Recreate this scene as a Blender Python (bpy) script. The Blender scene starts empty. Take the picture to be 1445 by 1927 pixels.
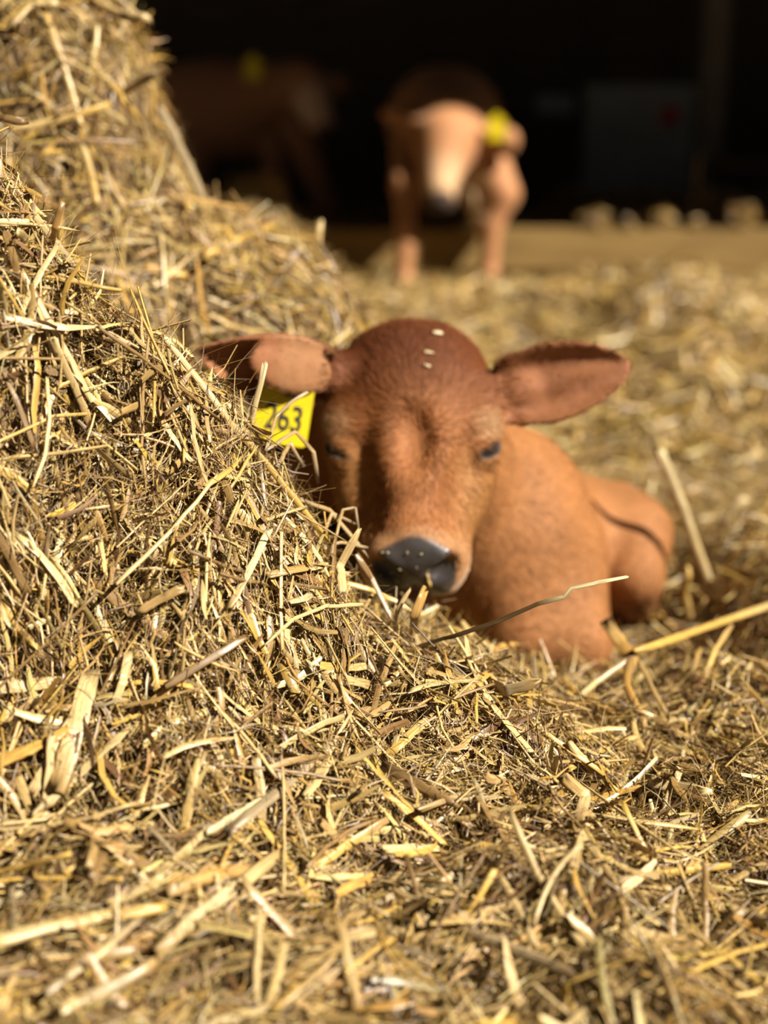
import bpy, math, random
import numpy as np

# ------------------------------------------------------------------ camera, sky, sun, exposure
sc = bpy.context.scene
COL = sc.collection
FPX, IW, IH = 2700.0, 1445.0, 1927.0
CAM_Z = 0.72
PITCH = math.atan((963.5 - 184.0) / FPX)

cam_d = bpy.data.cameras.new('camera')
cam_d.sensor_fit = 'VERTICAL'
cam_d.sensor_height = 36.0
cam_d.lens = FPX / IH * 36.0
cam_d.clip_start = 0.05
cam_d.clip_end = 200
cam_d.dof.use_dof = True
cam_d.dof.focus_distance = 1.315
cam_d.dof.aperture_fstop = cam_d.lens / 1000.0 / 0.0225
cam = bpy.data.objects.new('camera', cam_d)
cam.location = (0, 0, CAM_Z)
cam.rotation_euler = (math.pi / 2 - PITCH, 0, 0)
COL.objects.link(cam)
sc.camera = cam

SUN_EL, SUN_AZ = math.radians(43.0), math.radians(61.0)      # azimuth: to the right of straight behind the camera
sun_dir = np.array([math.sin(SUN_AZ) * math.cos(SUN_EL), -math.cos(SUN_AZ) * math.cos(SUN_EL), math.sin(SUN_EL)])

world = bpy.data.worlds.new('sky')
sc.world = world
world.use_nodes = True
wn = world.node_tree
bg = wn.nodes['Background']
sky = wn.nodes.new('ShaderNodeTexSky')
sky.sky_type = 'NISHITA'
sky.sun_disc = False
sky.sun_elevation = SUN_EL
sky.sun_rotation = math.atan2(sun_dir[0], sun_dir[1])
wn.links.new(sky.outputs['Color'], bg.inputs['Color'])
bg.inputs['Strength'].default_value = 0.0075

sun_d = bpy.data.lights.new('sun_offscreen', 'SUN')
sun_d.energy = 13.0
sun_d.angle = math.radians(0.55)
sun_d.color = (1.0, 0.93, 0.82)
sun = bpy.data.objects.new('sun_offscreen', sun_d)
from mathutils import Vector, Matrix
sun.rotation_euler = Vector((-sun_dir[0], -sun_dir[1], -sun_dir[2])).to_track_quat('-Z', 'Y').to_euler()
sun.location = tuple(sun_dir * 150.0)
COL.objects.link(sun)

sc.view_settings.view_transform = 'Standard'
sc.view_settings.look = 'None'
sc.view_settings.exposure = 0.0
sc.view_settings.gamma = 1.0
sc.view_settings.use_curve_mapping = False

rng = np.random.default_rng(11)
random.seed(4)
CP, SP = math.cos(PITCH), math.sin(PITCH)


def P(px, py, Y):
    """world point at distance Y in front of the camera for a measured picture position"""
    v = -(py - IH / 2) / FPX
    d = np.array([(px - IW / 2) / FPX, CP + v * SP, -SP + v * CP])
    return np.array([0, 0, CAM_Z]) + d * (Y / d[1])


# ------------------------------------------------------------------ helpers
def link(o, parent=None):
    COL.objects.link(o)
    if parent is not None:
        o.parent = parent
    return o


def tag(o, label=None, cat=None, group=None, kind=None):
    if label: o['label'] = label
    if cat: o['category'] = cat
    if group: o['group'] = group
    if kind: o['kind'] = kind
    return o


def empty(name, loc):
    o = bpy.data.objects.new(name, None)
    o.empty_display_size = 0.05
    o.location = loc
    return link(o)


def mesh_np(name, verts, faces, smooth=True, mats=(), matidx=None, col=None, suv=None):
    """fast mesh from numpy; faces (n,4) quads or (n,3) triangles or a list of both arrays"""
    me = bpy.data.meshes.new(name)
    if not isinstance(faces, (list, tuple)):
        faces = [faces]
    faces = [np.asarray(f, np.int32) for f in faces if len(f)]
    nv = len(verts)
    loops = np.concatenate([f.ravel() for f in faces])
    tot = np.concatenate([np.full(len(f), f.shape[1], np.int32) for f in faces])
    start = np.concatenate([[0], np.cumsum(tot)[:-1]]).astype(np.int32)
    me.vertices.add(nv)
    me.vertices.foreach_set('co', np.asarray(verts, np.float32).ravel())
    me.loops.add(len(loops))
    me.loops.foreach_set('vertex_index', loops)
    me.polygons.add(len(tot))
    me.polygons.foreach_set('loop_start', start)
    me.polygons.foreach_set('use_smooth', np.full(len(tot), smooth, bool))
    for m in mats:
        me.materials.append(m)
    if matidx is not None:
        me.polygons.foreach_set('material_index', np.asarray(matidx, np.int32))
    me.update(calc_edges=True)
    if col is not None:
        a = me.attributes.new('col', 'FLOAT_COLOR', 'POINT')
        c4 = np.ones((nv, 4), np.float32)
        c4[:, :3] = col
        a.data.foreach_set('color', c4.ravel())
    if suv is not None:
        a = me.attributes.new('suv', 'FLOAT_VECTOR', 'POINT')
        a.data.foreach_set('vector', np.asarray(suv, np.float32).ravel())
    me.validate(verbose=False)
    return me


def box_mesh(name, size, bevel=0.0, seg=1):
    import bmesh
    bm = bmesh.new()
    bmesh.ops.create_cube(bm, size=1.0)
    for v in bm.verts:
        v.co.x *= size[0]; v.co.y *= size[1]; v.co.z *= size[2]
    if bevel:
        bmesh.ops.bevel(bm, geom=bm.edges[:], offset=bevel, segments=seg, affect='EDGES')
    me = bpy.data.meshes.new(name)
    bm.to_mesh(me); bm.free()
    return me


def obj(name, me, mat=None, parent=None, loc=None, rot=None):
    if mat is not None and not me.materials:
        me.materials.append(mat)
    o = bpy.data.objects.new(name, me)
    if loc is not None: o.location = loc
    if rot is not None: o.rotation_euler = rot
    return link(o, parent)


def norm(v):
    v = np.asarray(v, float)
    return v / (np.linalg.norm(v, axis=-1, keepdims=True) + 1e-12)


# value noise ------------------------------------------------------
_tab = np.random.default_rng(5).random((256, 256)).astype(np.float32) * 2 - 1


def vnoise(x, y):
    xi = np.floor(x).astype(int); yi = np.floor(y).astype(int)
    fx = x - xi; fy = y - yi
    fx = fx * fx * (3 - 2 * fx); fy = fy * fy * (3 - 2 * fy)
    g = lambda a, b: _tab[a & 255, b & 255]
    return (g(xi, yi) * (1 - fx) + g(xi + 1, yi) * fx) * (1 - fy) + (g(xi, yi + 1) * (1 - fx) + g(xi + 1, yi + 1) * fx) * fy


def fbm(x, y, o=3):
    s = 0; a = 1
    for i in range(o):
        s = s + a * vnoise(x * 2 ** i + 17.3 * i, y * 2 ** i + 9.1 * i); a *= 0.5
    return s


# ------------------------------------------------------------------ materials
def new_mat(name):
    m = bpy.data.materials.new(name)
    m.use_nodes = True
    nt = m.node_tree
    return m, nt, nt.nodes['Principled BSDF']


def noise_mat(name, c1, c2, scale=8.0, rough=0.8, stretch=(1, 1, 1), bump=0.3, spec=0.3, metallic=0.0):
    m, nt, b = new_mat(name)
    tc = nt.nodes.new('ShaderNodeTexCoord')
    mp = nt.nodes.new('ShaderNodeMapping'); mp.inputs['Scale'].default_value = stretch
    nz = nt.nodes.new('ShaderNodeTexNoise'); nz.inputs['Scale'].default_value = scale; nz.inputs['Detail'].default_value = 6
    rp = nt.nodes.new('ShaderNodeValToRGB')
    rp.color_ramp.elements[0].position = 0.3; rp.color_ramp.elements[0].color = (*c1, 1)
    rp.color_ramp.elements[1].position = 0.7; rp.color_ramp.elements[1].color = (*c2, 1)
    bp = nt.nodes.new('ShaderNodeBump'); bp.inputs['Strength'].default_value = bump; bp.inputs['Distance'].default_value = 0.01
    L = nt.links.new
    L(tc.outputs['Object'], mp.inputs['Vector']); L(mp.outputs['Vector'], nz.inputs['Vector'])
    L(nz.outputs['Fac'], rp.inputs['Fac']); L(rp.outputs['Color'], b.inputs['Base Color'])
    L(nz.outputs['Fac'], bp.inputs['Height']); L(bp.outputs['Normal'], b.inputs['Normal'])
    b.inputs['Roughness'].default_value = rough
    b.inputs['Specular IOR Level'].default_value = spec
    b.inputs['Metallic'].default_value = metallic
    return m


def straw_mat():
    m, nt, b = new_mat('straw')
    L = nt.links.new
    at = nt.nodes.new('ShaderNodeAttribute'); at.attribute_name = 'col'
    au = nt.nodes.new('ShaderNodeAttribute'); au.attribute_name = 'suv'
    mp = nt.nodes.new('ShaderNodeMapping'); mp.inputs['Scale'].default_value = (45, 5.5, 1)
    nz = nt.nodes.new('ShaderNodeTexNoise'); nz.inputs['Scale'].default_value = 1.0; nz.inputs['Detail'].default_value = 4
    mr = nt.nodes.new('ShaderNodeMapRange')
    mr.inputs['From Min'].default_value = 0.3; mr.inputs['From Max'].default_value = 0.7
    mr.inputs['To Min'].default_value = 0.50; mr.inputs['To Max'].default_value = 1.12
    mx = nt.nodes.new('ShaderNodeMixRGB'); mx.blend_type = 'MULTIPLY'; mx.inputs['Fac'].default_value = 1.0
    bp = nt.nodes.new('ShaderNodeBump'); bp.inputs['Strength'].default_value = 0.35; bp.inputs['Distance'].default_value = 0.0006
    L(au.outputs['Vector'], mp.inputs['Vector']); L(mp.outputs['Vector'], nz.inputs['Vector'])
    L(nz.outputs['Fac'], mr.inputs['Value'])
    L(at.outputs['Color'], mx.inputs['Color1']); L(mr.outputs['Result'], mx.inputs['Color2'])
    L(mx.outputs['Color'], b.inputs['Base Color'])
    L(nz.outputs['Fac'], bp.inputs['Height']); L(bp.outputs['Normal'], b.inputs['Normal'])
    b.inputs['Roughness'].default_value = 0.38
    b.inputs['Specular IOR Level'].default_value = 0.45
    tr = nt.nodes.new('ShaderNodeBsdfTranslucent')
    L(mx.outputs['Color'], tr.inputs['Color'])
    ms = nt.nodes.new('ShaderNodeMixShader'); ms.inputs['Fac'].default_value = 0.05
    L(b.outputs['BSDF'], ms.inputs[1]); L(tr.outputs['BSDF'], ms.inputs[2])
    L(ms.outputs['Shader'], nt.nodes['Material Output'].inputs['Surface'])
    return m


M_STRAW = straw_mat()
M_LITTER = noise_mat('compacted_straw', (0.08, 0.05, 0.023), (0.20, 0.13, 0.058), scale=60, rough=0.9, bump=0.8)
M_CONCRETE = noise_mat('yard_concrete', (0.16, 0.14, 0.12), (0.24, 0.22, 0.19), scale=5, rough=0.9)
M_PLANK = noise_mat('old_dark_planks', (0.05, 0.036, 0.024), (0.11, 0.08, 0.053), scale=4, stretch=(1, 6, 12), rough=0.85)
M_ROOF = noise_mat('roof_boards', (0.06, 0.047, 0.034), (0.12, 0.095, 0.07), scale=3, rough=0.9)
M_POST = noise_mat('weathered_post', (0.12, 0.10, 0.075), (0.22, 0.185, 0.135), scale=6, stretch=(6, 6, 1), rough=0.85)
M_KERB = noise_mat('golden_timber', (0.15, 0.09, 0.026), (0.24, 0.15, 0.045), scale=3, stretch=(1, 8, 8), rough=0.8)
M_GREY = noise_mat('grey_board', (0.36, 0.37, 0.35), (0.46, 0.47, 0.44), scale=5, rough=0.6)
M_BLUEGREY = noise_mat('blue_grey_sheet', (0.26, 0.28, 0.32), (0.34, 0.36, 0.40), scale=5, rough=0.5)
M_RED = noise_mat('red_paint', (0.50, 0.04, 0.04), (0.60, 0.06, 0.05), scale=12, rough=0.5)
M_RAIL = noise_mat('brown_rail', (0.09, 0.05, 0.025), (0.15, 0.085, 0.045), scale=6, stretch=(1, 8, 8), rough=0.8)

# ------------------------------------------------------------------ the barn (structure)
def struct(name, me, mat, loc=(0, 0, 0), rot=None):
    o = obj(name, me, mat, None, loc, rot)
    o['kind'] = 'structure'
    return o


WALL_Y, X0, X1 = 10.6, -5.2, 5.6
struct('floor', box_mesh('floor', (16, 20, 0.1)), M_CONCRETE, (0, 2.2, -0.33))
wall_back = struct('wall_back', box_mesh('wall_back', (X1 - X0, 0.12, 3.9)), M_PLANK, ((X0 + X1) / 2, WALL_Y + 0.06, 1.6))
struct('wall_left', box_mesh('wall_left', (0.12, WALL_Y - 4.2, 3.9)), M_PLANK, (X0, (WALL_Y + 4.2) / 2, 1.6))
struct('wall_right', box_mesh('wall_right', (0.12, WALL_Y - 4.2, 3.9)), M_PLANK, (X1, (WALL_Y + 4.2) / 2, 1.6))
# roof: its front eave throws the shade line across the calf standing behind
slopeY = math.tan(SUN_EL) / math.cos(SUN_AZ)
EAVE_Z = 3.05
shade_pt = P(840, 246, 6.02)
EAVE_Y = shade_pt[1] - (EAVE_Z - shade_pt[2]) / slopeY
rf_len = WALL_Y + 0.3 - EAVE_Y
roof = struct('ceiling', box_mesh('ceiling', (X1 - X0 + 3.0, math.hypot(rf_len, 0.5), 0.08)), M_ROOF,
              ((X0 + X1) / 2, EAVE_Y + rf_len / 2, EAVE_Z + 0.29), (math.atan2(0.5, rf_len), 0, 0))
plank_me = box_mesh('plank', (X1 - X0 - 0.16, 0.03, 0.185), 0.006)
plank_me.materials.append(M_PLANK)
for i in range(19):
    p = bpy.data.objects.new('plank', plank_me)
    p.location = (0, -0.075 - 0.006 * (i % 2), -1.78 + 0.1 + i * 0.195)
    link(p, wall_back)

# ------------------------------------------------------------------ ground and straw height field
r1 = np.array([P(x, y, 1.30)[[0, 2]] for x, y in
               [(-260, 40), (0, 300), (130, 440), (250, 552), (400, 718), (468, 822), (532, 922), (580, 1005), (632, 1105), (682, 1180), (770, 1222),
                (860, 1262), (960, 1290), (1060, 1350), (1180, 1395), (1300, 1400), (1445, 1400), (1700, 1420)]])
r2 = np.array([P(x, y, 2.05)[[0, 2]] for x, y in
               [(-400, -200), (100, -150), (205, -60), (232, 60), (246, 150), (290, 250), (370, 318), (480, 372), (600, 462), (660, 545), (700, 612), (735, 760), (790, 1000), (850, 1130)]])
r2[-1, 1] = -0.05


def sst(a, b, x):
    t = np.clip((x - a) / (b - a), 0, 1)
    return t * t * (3 - 2 * t)


def smax(a, b, k=0.03):
    h = np.clip(0.5 + 0.5 * (a - b) / k, 0, 1)
    return b + (a - b) * h + k * h * (1 - h)


def parts_H(x, y):
    F = np.interp(y, [0.2, 0.6, 0.85, 1.1, 1.3, 1.5, 1.7, 1.85, 12], [0.06, 0.095, 0.10, 0.105, 0.115, 0.06, 0.0, -0.03, -0.03])
    R1 = np.interp(x, r1[:, 0], r1[:, 1]) - 0.034
    s1 = np.interp(y, [0.72, 0.90, 1.02, 1.10, 1.17, 1.24, 1.30, 1.35, 1.42, 1.52, 1.70, 1.9], [0, 0.04, 0.14, 0.30, 0.55, 0.84, 1.0, 0.97, 0.72, 0.42, 0.12, 0])
    h1 = F + (R1 - F) * s1
    h1 = h1 + 0.078 * np.exp(-((x - 0.03) / 0.07) ** 2 - ((y - 1.572) / 0.045) ** 2)      # straw pressed up under the chin
    R2 = np.interp(x, r2[:, 0], r2[:, 1]) - 0.015
    s2 = np.interp(y, [1.5, 1.7, 1.85, 1.97, 2.06, 2.3, 2.8, 3.4, 4.2], [0.0, 0.25, 0.62, 0.92, 1.0, 0.97, 0.6, 0.2, 0])
    h2 = R2 * s2 - 0.05
    hg = -0.02 - 0.21 * np.exp(-((x - 0.33) / 0.16) ** 2 - ((y - 2.05) / 0.30) ** 2)
    hg = hg + (0.06 * fbm(x * 2.2 + 3, y * 2.2, 3) + 0.05 * (0.4 - np.abs(vnoise(x * 6.5, y * 5 + 3)))) * sst(2.2, 3.0, y) * (1 - sst(5.3, 5.8, y))
    hg = hg + 0.17 * np.exp(-((x - 1.10) / 0.38) ** 2 - ((y - 4.75) / 0.45) ** 2)
    hg = hg + 0.12 * np.exp(-((x - 0.56) / 0.12) ** 2 - ((y - 1.95) / 0.35) ** 2)
    hg = hg + sst(6.22, 6.34, y) * (0.12 + 0.06 * fbm(x * 3, y * 3, 2) + 0.07 * sst(0.75, 1.0, x))
    hg = hg + 0.36 * np.exp(-((x + 0.52) / 0.26) ** 2 - ((y - 6.1) / 0.4) ** 2)
    hg = hg - 0.085 * sst(5.90, 6.06, y) * (1 - sst(6.22, 6.30, y)) * (1 - sst(0.7, 1.1, x))
    hg = hg - 0.075 * np.exp(-((x - 0.19) / 0.07) ** 2 - ((y - 1.20) / 0.06) ** 2)
    return h1, h2, hg


def H(x, y):
    x = np.asarray(x, float); y = np.asarray(y, float)
    h1, h2, hg = parts_H(x, y)
    h0 = smax(smax(h1, h2), hg)
    near = 1 - sst(2.0, 3.0, y)
    # lumps and cavities: push the steep faces in and out, not only up and down
    w = near * sst(0.8, 1.0, y)
    for px_, pz_, r_ in ((-0.112, 0.225, 0.034), (-0.30, 0.27, 0.03), (-0.02, 0.20, 0.03), (-0.27, 0.47, 0.03), (-0.17, 0.40, 0.022)):
        y = y - 0.055 * np.exp(-((x - px_) / r_) ** 2 - ((h0 - pz_) / r_) ** 2) * (y > 1.0) * (y < 1.33)
    h1, h2, hg = parts_H(x, y + w * (0.030 * fbm(x * 8 + 2, h0 * 8 + 5, 2) + 0.020 * (np.abs(vnoise(x * 21 + 7, h0 * 21)) - 0.3)))
    h = smax(smax(h1, h2), hg)
    h = h + near * (0.020 * fbm(x * 7 + 4, y * 7 + 1, 2) + 0.020 * (0.4 - np.abs(vnoise(x * 17 + 5, y * 17 + 2))) + 0.008 * vnoise(x * 41, y * 41))
    h = h + (1 - sst(0.95, 1.08, y)) * 0.045 * (0.4 - np.abs(vnoise(x * 5 - y * 6 + 3, x * 5.5 + y * 10)))
    h = h - 0.15 * np.exp(-((x - 0.21) / 0.062) ** 6 - ((y - 1.21) / 0.05) ** 6)
    return h


def zone(x, y):
    h1, h2, hg = parts_H(x, y)
    h1 = np.where(y < 1.95, h1 + 0.02, -9.0)
    h2 = np.where((y < 4.0) & (x < 0.12), h2, -9.0)
    return np.argmax(np.stack([h1, h2, hg]), axis=0)


def Hn(x, y, e=0.012):
    gx = (H(x + e, y) - H(x - e, y)) / (2 * e); gy = (H(x, y + e) - H(x, y - e)) / (2 * e)
    n = np.stack([-gx, -gy, np.ones_like(gx)], -1)
    return norm(n), np.sqrt(1 + gx * gx + gy * gy)


# ------------------------------------------------------------------ implicit-surface modelling for the animals
def s_cap(p, a, b, ra, rb):
    a = np.asarray(a, np.float32); b = np.asarray(b, np.float32); ba = b - a
    q = p - a
    h = np.clip(q @ ba / float(ba @ ba), 0, 1)
    return np.linalg.norm(q - h[:, None] * ba, axis=1) - (ra + (rb - ra) * h)


def s_ell(p, c, r, R=None):
    q = p - np.asarray(c, np.float32)
    if R is not None:
        q = q @ np.asarray(R, np.float32)          # columns of R = local axes
    r = np.asarray(r, np.float32)
    k0 = np.linalg.norm(q / r, axis=1); k1 = np.linalg.norm(q / (r * r), axis=1)
    return k0 * (k0 - 1.0) / (k1 + 1e-9)


def smin(a, b, k):
    h = np.clip(0.5 + 0.5 * (b - a) / k, 0, 1)
    return b + (a - b) * h - k * h * (1 - h)


def ssub(a, b, k):                                  # a minus b
    return -smin(-a, b, k)


def s_leaf(p, base, e1, e2, e3, length, wid, thick, cup, base_w=0.15, fold=0.0):
    """leaf-shaped ear: runs along e1, wide along e2, hollow side towards e3"""
    q = p - np.asarray(base, np.float32)
    s = q @ np.asarray(e1, np.float32) / length
    t = q @ np.asarray(e2, np.float32)
    n = q @ np.asarray(e3, np.float32)
    sc_ = np.clip(s, 0.0, 1.0)
    w = wid * np.power(np.clip(np.sin(np.pi * (sc_ * (1 - base_w) + base_w)), 0, 1), 0.62)
    tt = np.clip(t / (w + 0.004), -1.3, 1.3)
    n0 = cup * (tt * tt) * (1.15 - 0.5 * sc_) + fold * np.clip(tt, 0, 1.3) ** 2 - 0.02 * (1 - sc_) ** 2 + 0.0026 * np.cos(tt * 7.5) * np.sin(np.pi * sc_)
    dt = np.abs(t) - w
    dn = np.abs(n - n0) - thick
    ds = np.maximum(-s, s - 1.0) * length
    ro = thick * 0.9
    g = np.sqrt(np.maximum(dt + ro, 0) ** 2 + np.maximum(dn + ro, 0) ** 2 + np.maximum(ds + ro, 0) ** 2) - ro
    return np.maximum(g, -thick) * 0.75


def surface_net(f, lo, hi, h, blk=4):
    lo = np.asarray(lo, float); n = (np.ceil((np.asarray(hi) - lo) / (h * blk)).astype(int) + 1)
    H4 = h * blk
    ax = [lo[i] + H4 * (np.arange(n[i]) + 0.5 - 0.5 / blk) for i in range(3)]
    G = np.stack(np.meshgrid(*ax, indexing='ij'), -1).reshape(-1, 3).astype(np.float32)
    dc = np.concatenate([f(c) for c in np.array_split(G, max(1, len(G) // 200000))]).reshape(n)
    D = np.repeat(np.repeat(np.repeat(dc, blk, 0), blk, 1), blk, 2).astype(np.float32)
    act = np.abs(dc) < H4 * 2.2
    A = np.repeat(np.repeat(np.repeat(act, blk, 0), blk, 1), blk, 2)
    I = np.stack(np.nonzero(A), -1)
    pts = (lo + I * h).astype(np.float32)
    vals = np.concatenate([f(c) for c in np.array_split(pts, max(1, len(pts) // 200000))])
    D[I[:, 0], I[:, 1], I[:, 2]] = vals
    ins = D < 0
    cnt = np.zeros(np.array(D.shape) - 1, np.int8)
    sh = D.shape
    offs = [(i, j, k) for i in (0, 1) for j in (0, 1) for k in (0, 1)]
    for o in offs:
        cnt += ins[o[0]:sh[0] - 1 + o[0], o[1]:sh[1] - 1 + o[1], o[2]:sh[2] - 1 + o[2]]
    C = np.stack(np.nonzero((cnt > 0) & (cnt < 8)), -1)
    idx = np.full(cnt.shape, -1, np.int32)
    idx[C[:, 0], C[:, 1], C[:, 2]] = np.arange(len(C))
    val = {o: D[C[:, 0] + o[0], C[:, 1] + o[1], C[:, 2] + o[2]] for o in offs}
    S = np.zeros((len(C), 3)); W = np.zeros(len(C))
    for o in offs:
        for a in range(3):
            if o[a] == 0:
                o2 = list(o); o2[a] = 1; o2 = tuple(o2)
                v0, v1 = val[o], val[o2]
                m = (v0 < 0) != (v1 < 0)
                t = np.where(m, v0 / np.where(m, v0 - v1, 1), 0)
                q = np.tile(np.array(o, float), (len(C), 1)); q[:, a] = t
                S[m] += q[m]; W[m] += 1
    V = lo + (C + S / W[:, None]) * h
    quads = []
    for a in range(3):
        b, c = (a + 1) % 3, (a + 2) % 3
        s0 = [slice(None)] * 3; s1 = [slice(None)] * 3
        s0[a] = slice(0, -1); s1[a] = slice(1, None)
        i0 = ins[tuple(s0)]; i1 = ins[tuple(s1)]
        E = np.stack(np.nonzero(i0 != i1), -1)
        E = E[(E[:, b] > 0) & (E[:, c] > 0) & (E[:, b] < sh[b] - 1) & (E[:, c] < sh[c] - 1)]
        fl = i0[E[:, 0], E[:, 1], E[:, 2]]
        def cell(db, dc_):
            e = E.copy(); e[:, b] += db; e[:, c] += dc_
            return idx[e[:, 0], e[:, 1], e[:, 2]]
        q = np.stack([cell(-1, -1), cell(0, -1), cell(0, 0), cell(-1, 0)], -1)
        q[~fl] = q[~fl][:, ::-1]
        quads.append(q)
    Q = np.concatenate(quads)
    return V, Q[(Q >= 0).all(1)]


def relax(V, Q, it=1, lam=0.5):
    e = np.concatenate([Q[:, [0, 1]], Q[:, [1, 2]], Q[:, [2, 3]], Q[:, [3, 0]]])
    for _ in range(it):
        A = np.zeros_like(V); n = np.zeros(len(V))
        np.add.at(A, e[:, 0], V[e[:, 1]]); np.add.at(A, e[:, 1], V[e[:, 0]])
        np.add.at(n, e[:, 0], 1); np.add.at(n, e[:, 1], 1)
        V = V + lam * (A / np.maximum(n, 1)[:, None] - V)
    return V


def grad(f, p, e=0.002):
    g = np.stack([f(p + np.array(d, np.float32) * e) - f(p - np.array(d, np.float32) * e) for d in ((1, 0, 0), (0, 1, 0), (0, 0, 1))], -1)
    return norm(g)


def blend(col, new, m):
    return col * (1 - m[:, None]) + np.asarray(new)[None] * m[:, None]


# ------------------------------------------------------------------ lying calf
TH = math.radians(44)
HO = P(778, 796, 1.60)
h_a = np.array([0.0, -math.cos(TH), -math.sin(TH)])
h_u = np.array([0.0, -math.sin(TH), math.cos(TH)])
h_r = np.array([1.0, 0, 0])
rl = math.radians(1.5)
h_r, h_u2 = h_r * math.cos(rl) + h_u * math.sin(rl) * 0.3, h_u
HM = np.stack([norm(h_r), h_a, h_u], 1)             # columns: lateral, towards the nose, dorsal


def hw(x, y, z):
    return HO + HM @ np.array([x, y, z])


EYE = (0.080, 0.010, -0.045)
EAR_R = dict(base=P(938, 742, 1.655), e1=norm(P(1182, 690, 1.64) - P(938, 742, 1.655)), length=0.158)
_n = np.array([0.32, -0.88, 0.36])
def frame(e1, n):
    e1 = norm(e1); n = norm(n - e1 * (n @ e1)); return e1, norm(np.cross(n, e1)), n
EAR_R['e1'], EAR_R['e2'], EAR_R['e3'] = frame(EAR_R['e1'], _n)
if EAR_R['e2'][2] < 0: EAR_R['e2'] = -EAR_R['e2']
EAR_L = dict(base=P(612, 712, 1.66), length=0.165)
EAR_L['e1'], EAR_L['e2'], EAR_L['e3'] = frame(P(372, 655, 1.585) - EAR_L['base'], np.array([-0.30, -0.92, 0.02]))
if EAR_L['e2'][2] < 0: EAR_L['e2'] = -EAR_L['e2']


def slit_axes(s):
    ne = norm([s * 0.66, 0.26, 0.70])
    d = np.array([s * 0.80, -0.50, 0.0]); d = norm(d - ne * (d @ ne))
    return ne, d, norm(np.cross(ne, d))


def sdf_head(p):
    q = ((p - HO.astype(np.float32)) @ HM.astype(np.float32))
    ax = np.abs(q[:, 0])
    m = q.copy(); m[:, 0] = ax                      # mirrored point: the skull is symmetric
    d = s_ell(m, (0, -0.070, -0.075), (0.104, 0.088, 0.086))
    d = smin(d, s_ell(m, (0, -0.010, -0.066), (0.092, 0.095, 0.062)), 0.03)
    d = smin(d, s_ell(m, (0, -0.128, -0.062), (0.074, 0.044, 0.056)), 0.035)
    d = smin(d, s_cap(m, (0, 0.0, -0.060), (0, 0.112, -0.064), 0.060, 0.045), 0.035)
    d = smin(d, s_ell(m, (0, 0.132, -0.066), (0.050, 0.038, 0.046)), 0.022)
    d = smin(d, s_ell(m, (0.029, 0.140, -0.087), (0.030, 0.033, 0.030)), 0.016)
    d = smin(d, s_ell(m, (0.033, 0.146, -0.050), (0.021, 0.024, 0.023)), 0.012)
    d = smin(d, s_cap(m, (0.02, -0.03, -0.135), (0.008, 0.115, -0.126), 0.050, 0.026), 0.03)
    d = smin(d, s_ell(m, (0, 0.138, -0.129), (0.032, 0.030, 0.018)), 0.010)
    d = smin(d, s_cap(m, (0.046, 0.02, -0.085), (0.034, 0.120, -0.085), 0.036, 0.027), 0.025)
    d = smin(d, s_ell(m, (0.060, 0.0, -0.10), (0.034, 0.080, 0.058)), 0.03)
    d = smin(d, s_ell(m, (0.074, -0.022, -0.033), (0.030, 0.034, 0.022)), 0.020)
    # hollow between the brows and beside the bridge of the nose
    d = ssub(d, s_ell(m, (0.002, 0.030, 0.006), (0.016, 0.038, 0.020)), 0.024)
    d = ssub(d, s_ell(m, (0.066, 0.084, -0.014), (0.020, 0.050, 0.024)), 0.040)
    # eyelids, slit
    e = np.array(EYE); ne, sd, sn = slit_axes(1)
    d = smin(d, s_ell(m, e, (0.0225, 0.0225, 0.0225)), 0.010)
    R = np.stack([ne, sd, sn], 1)
    d = ssub(d, s_ell(m, e + ne * 0.020, (0.014, 0.0185, 0.0056), R), 0.003)
    # nostrils, mouth line, groove of the lip
    nd = norm([0.80, -0.30, 0.52]); n2 = norm(np.cross(nd, [0.0, 1.0, 0.3])); n3 = np.cross(nd, n2)
    d = ssub(d, s_ell(m, (0.037, 0.166, -0.047), (0.027, 0.015, 0.020), np.stack([nd, n2, n3], 1)), 0.006)
    d = ssub(d, s_ell(m, (0, 0.160, -0.1145), (0.044, 0.045, 0.0030)), 0.005)
    d = ssub(d, s_ell(m, (0, 0.174, -0.085), (0.0022, 0.008, 0.016)), 0.004)
    # ears
    for E, cup, fold in ((EAR_R, 0.019, 0.0), (EAR_L, 0.022, 0.012)):
        d = smin(d, s_leaf(p, E['base'], E['e1'], E['e2'], E['e3'], E['length'], 0.048, 0.0042, cup, 0.2, fold), 0.010)
        b0 = E['base'] - E['e1'] * 0.02
        d = smin(d, s_cap(p, b0 - E['e1'] * 0.012 - E['e3'] * 0.014, E['base'] + E['e1'] * 0.03 - E['e3'] * 0.016, 0.030, 0.018), 0.016)
    fe1, fe2, fe3 = frame(P(470, 668, 1.575) - P(600, 700, 1.62), np.array([-0.15, -0.95, 0.25]))
    d = smin(d, s_ell(p, P(548, 690, 1.600), (0.054, 0.031, 0.008), np.stack([fe1, fe2, fe3], 1)), 0.014)     # folded front of the tagged ear
    return d


SH = P(985, 960, 1.98)


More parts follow.
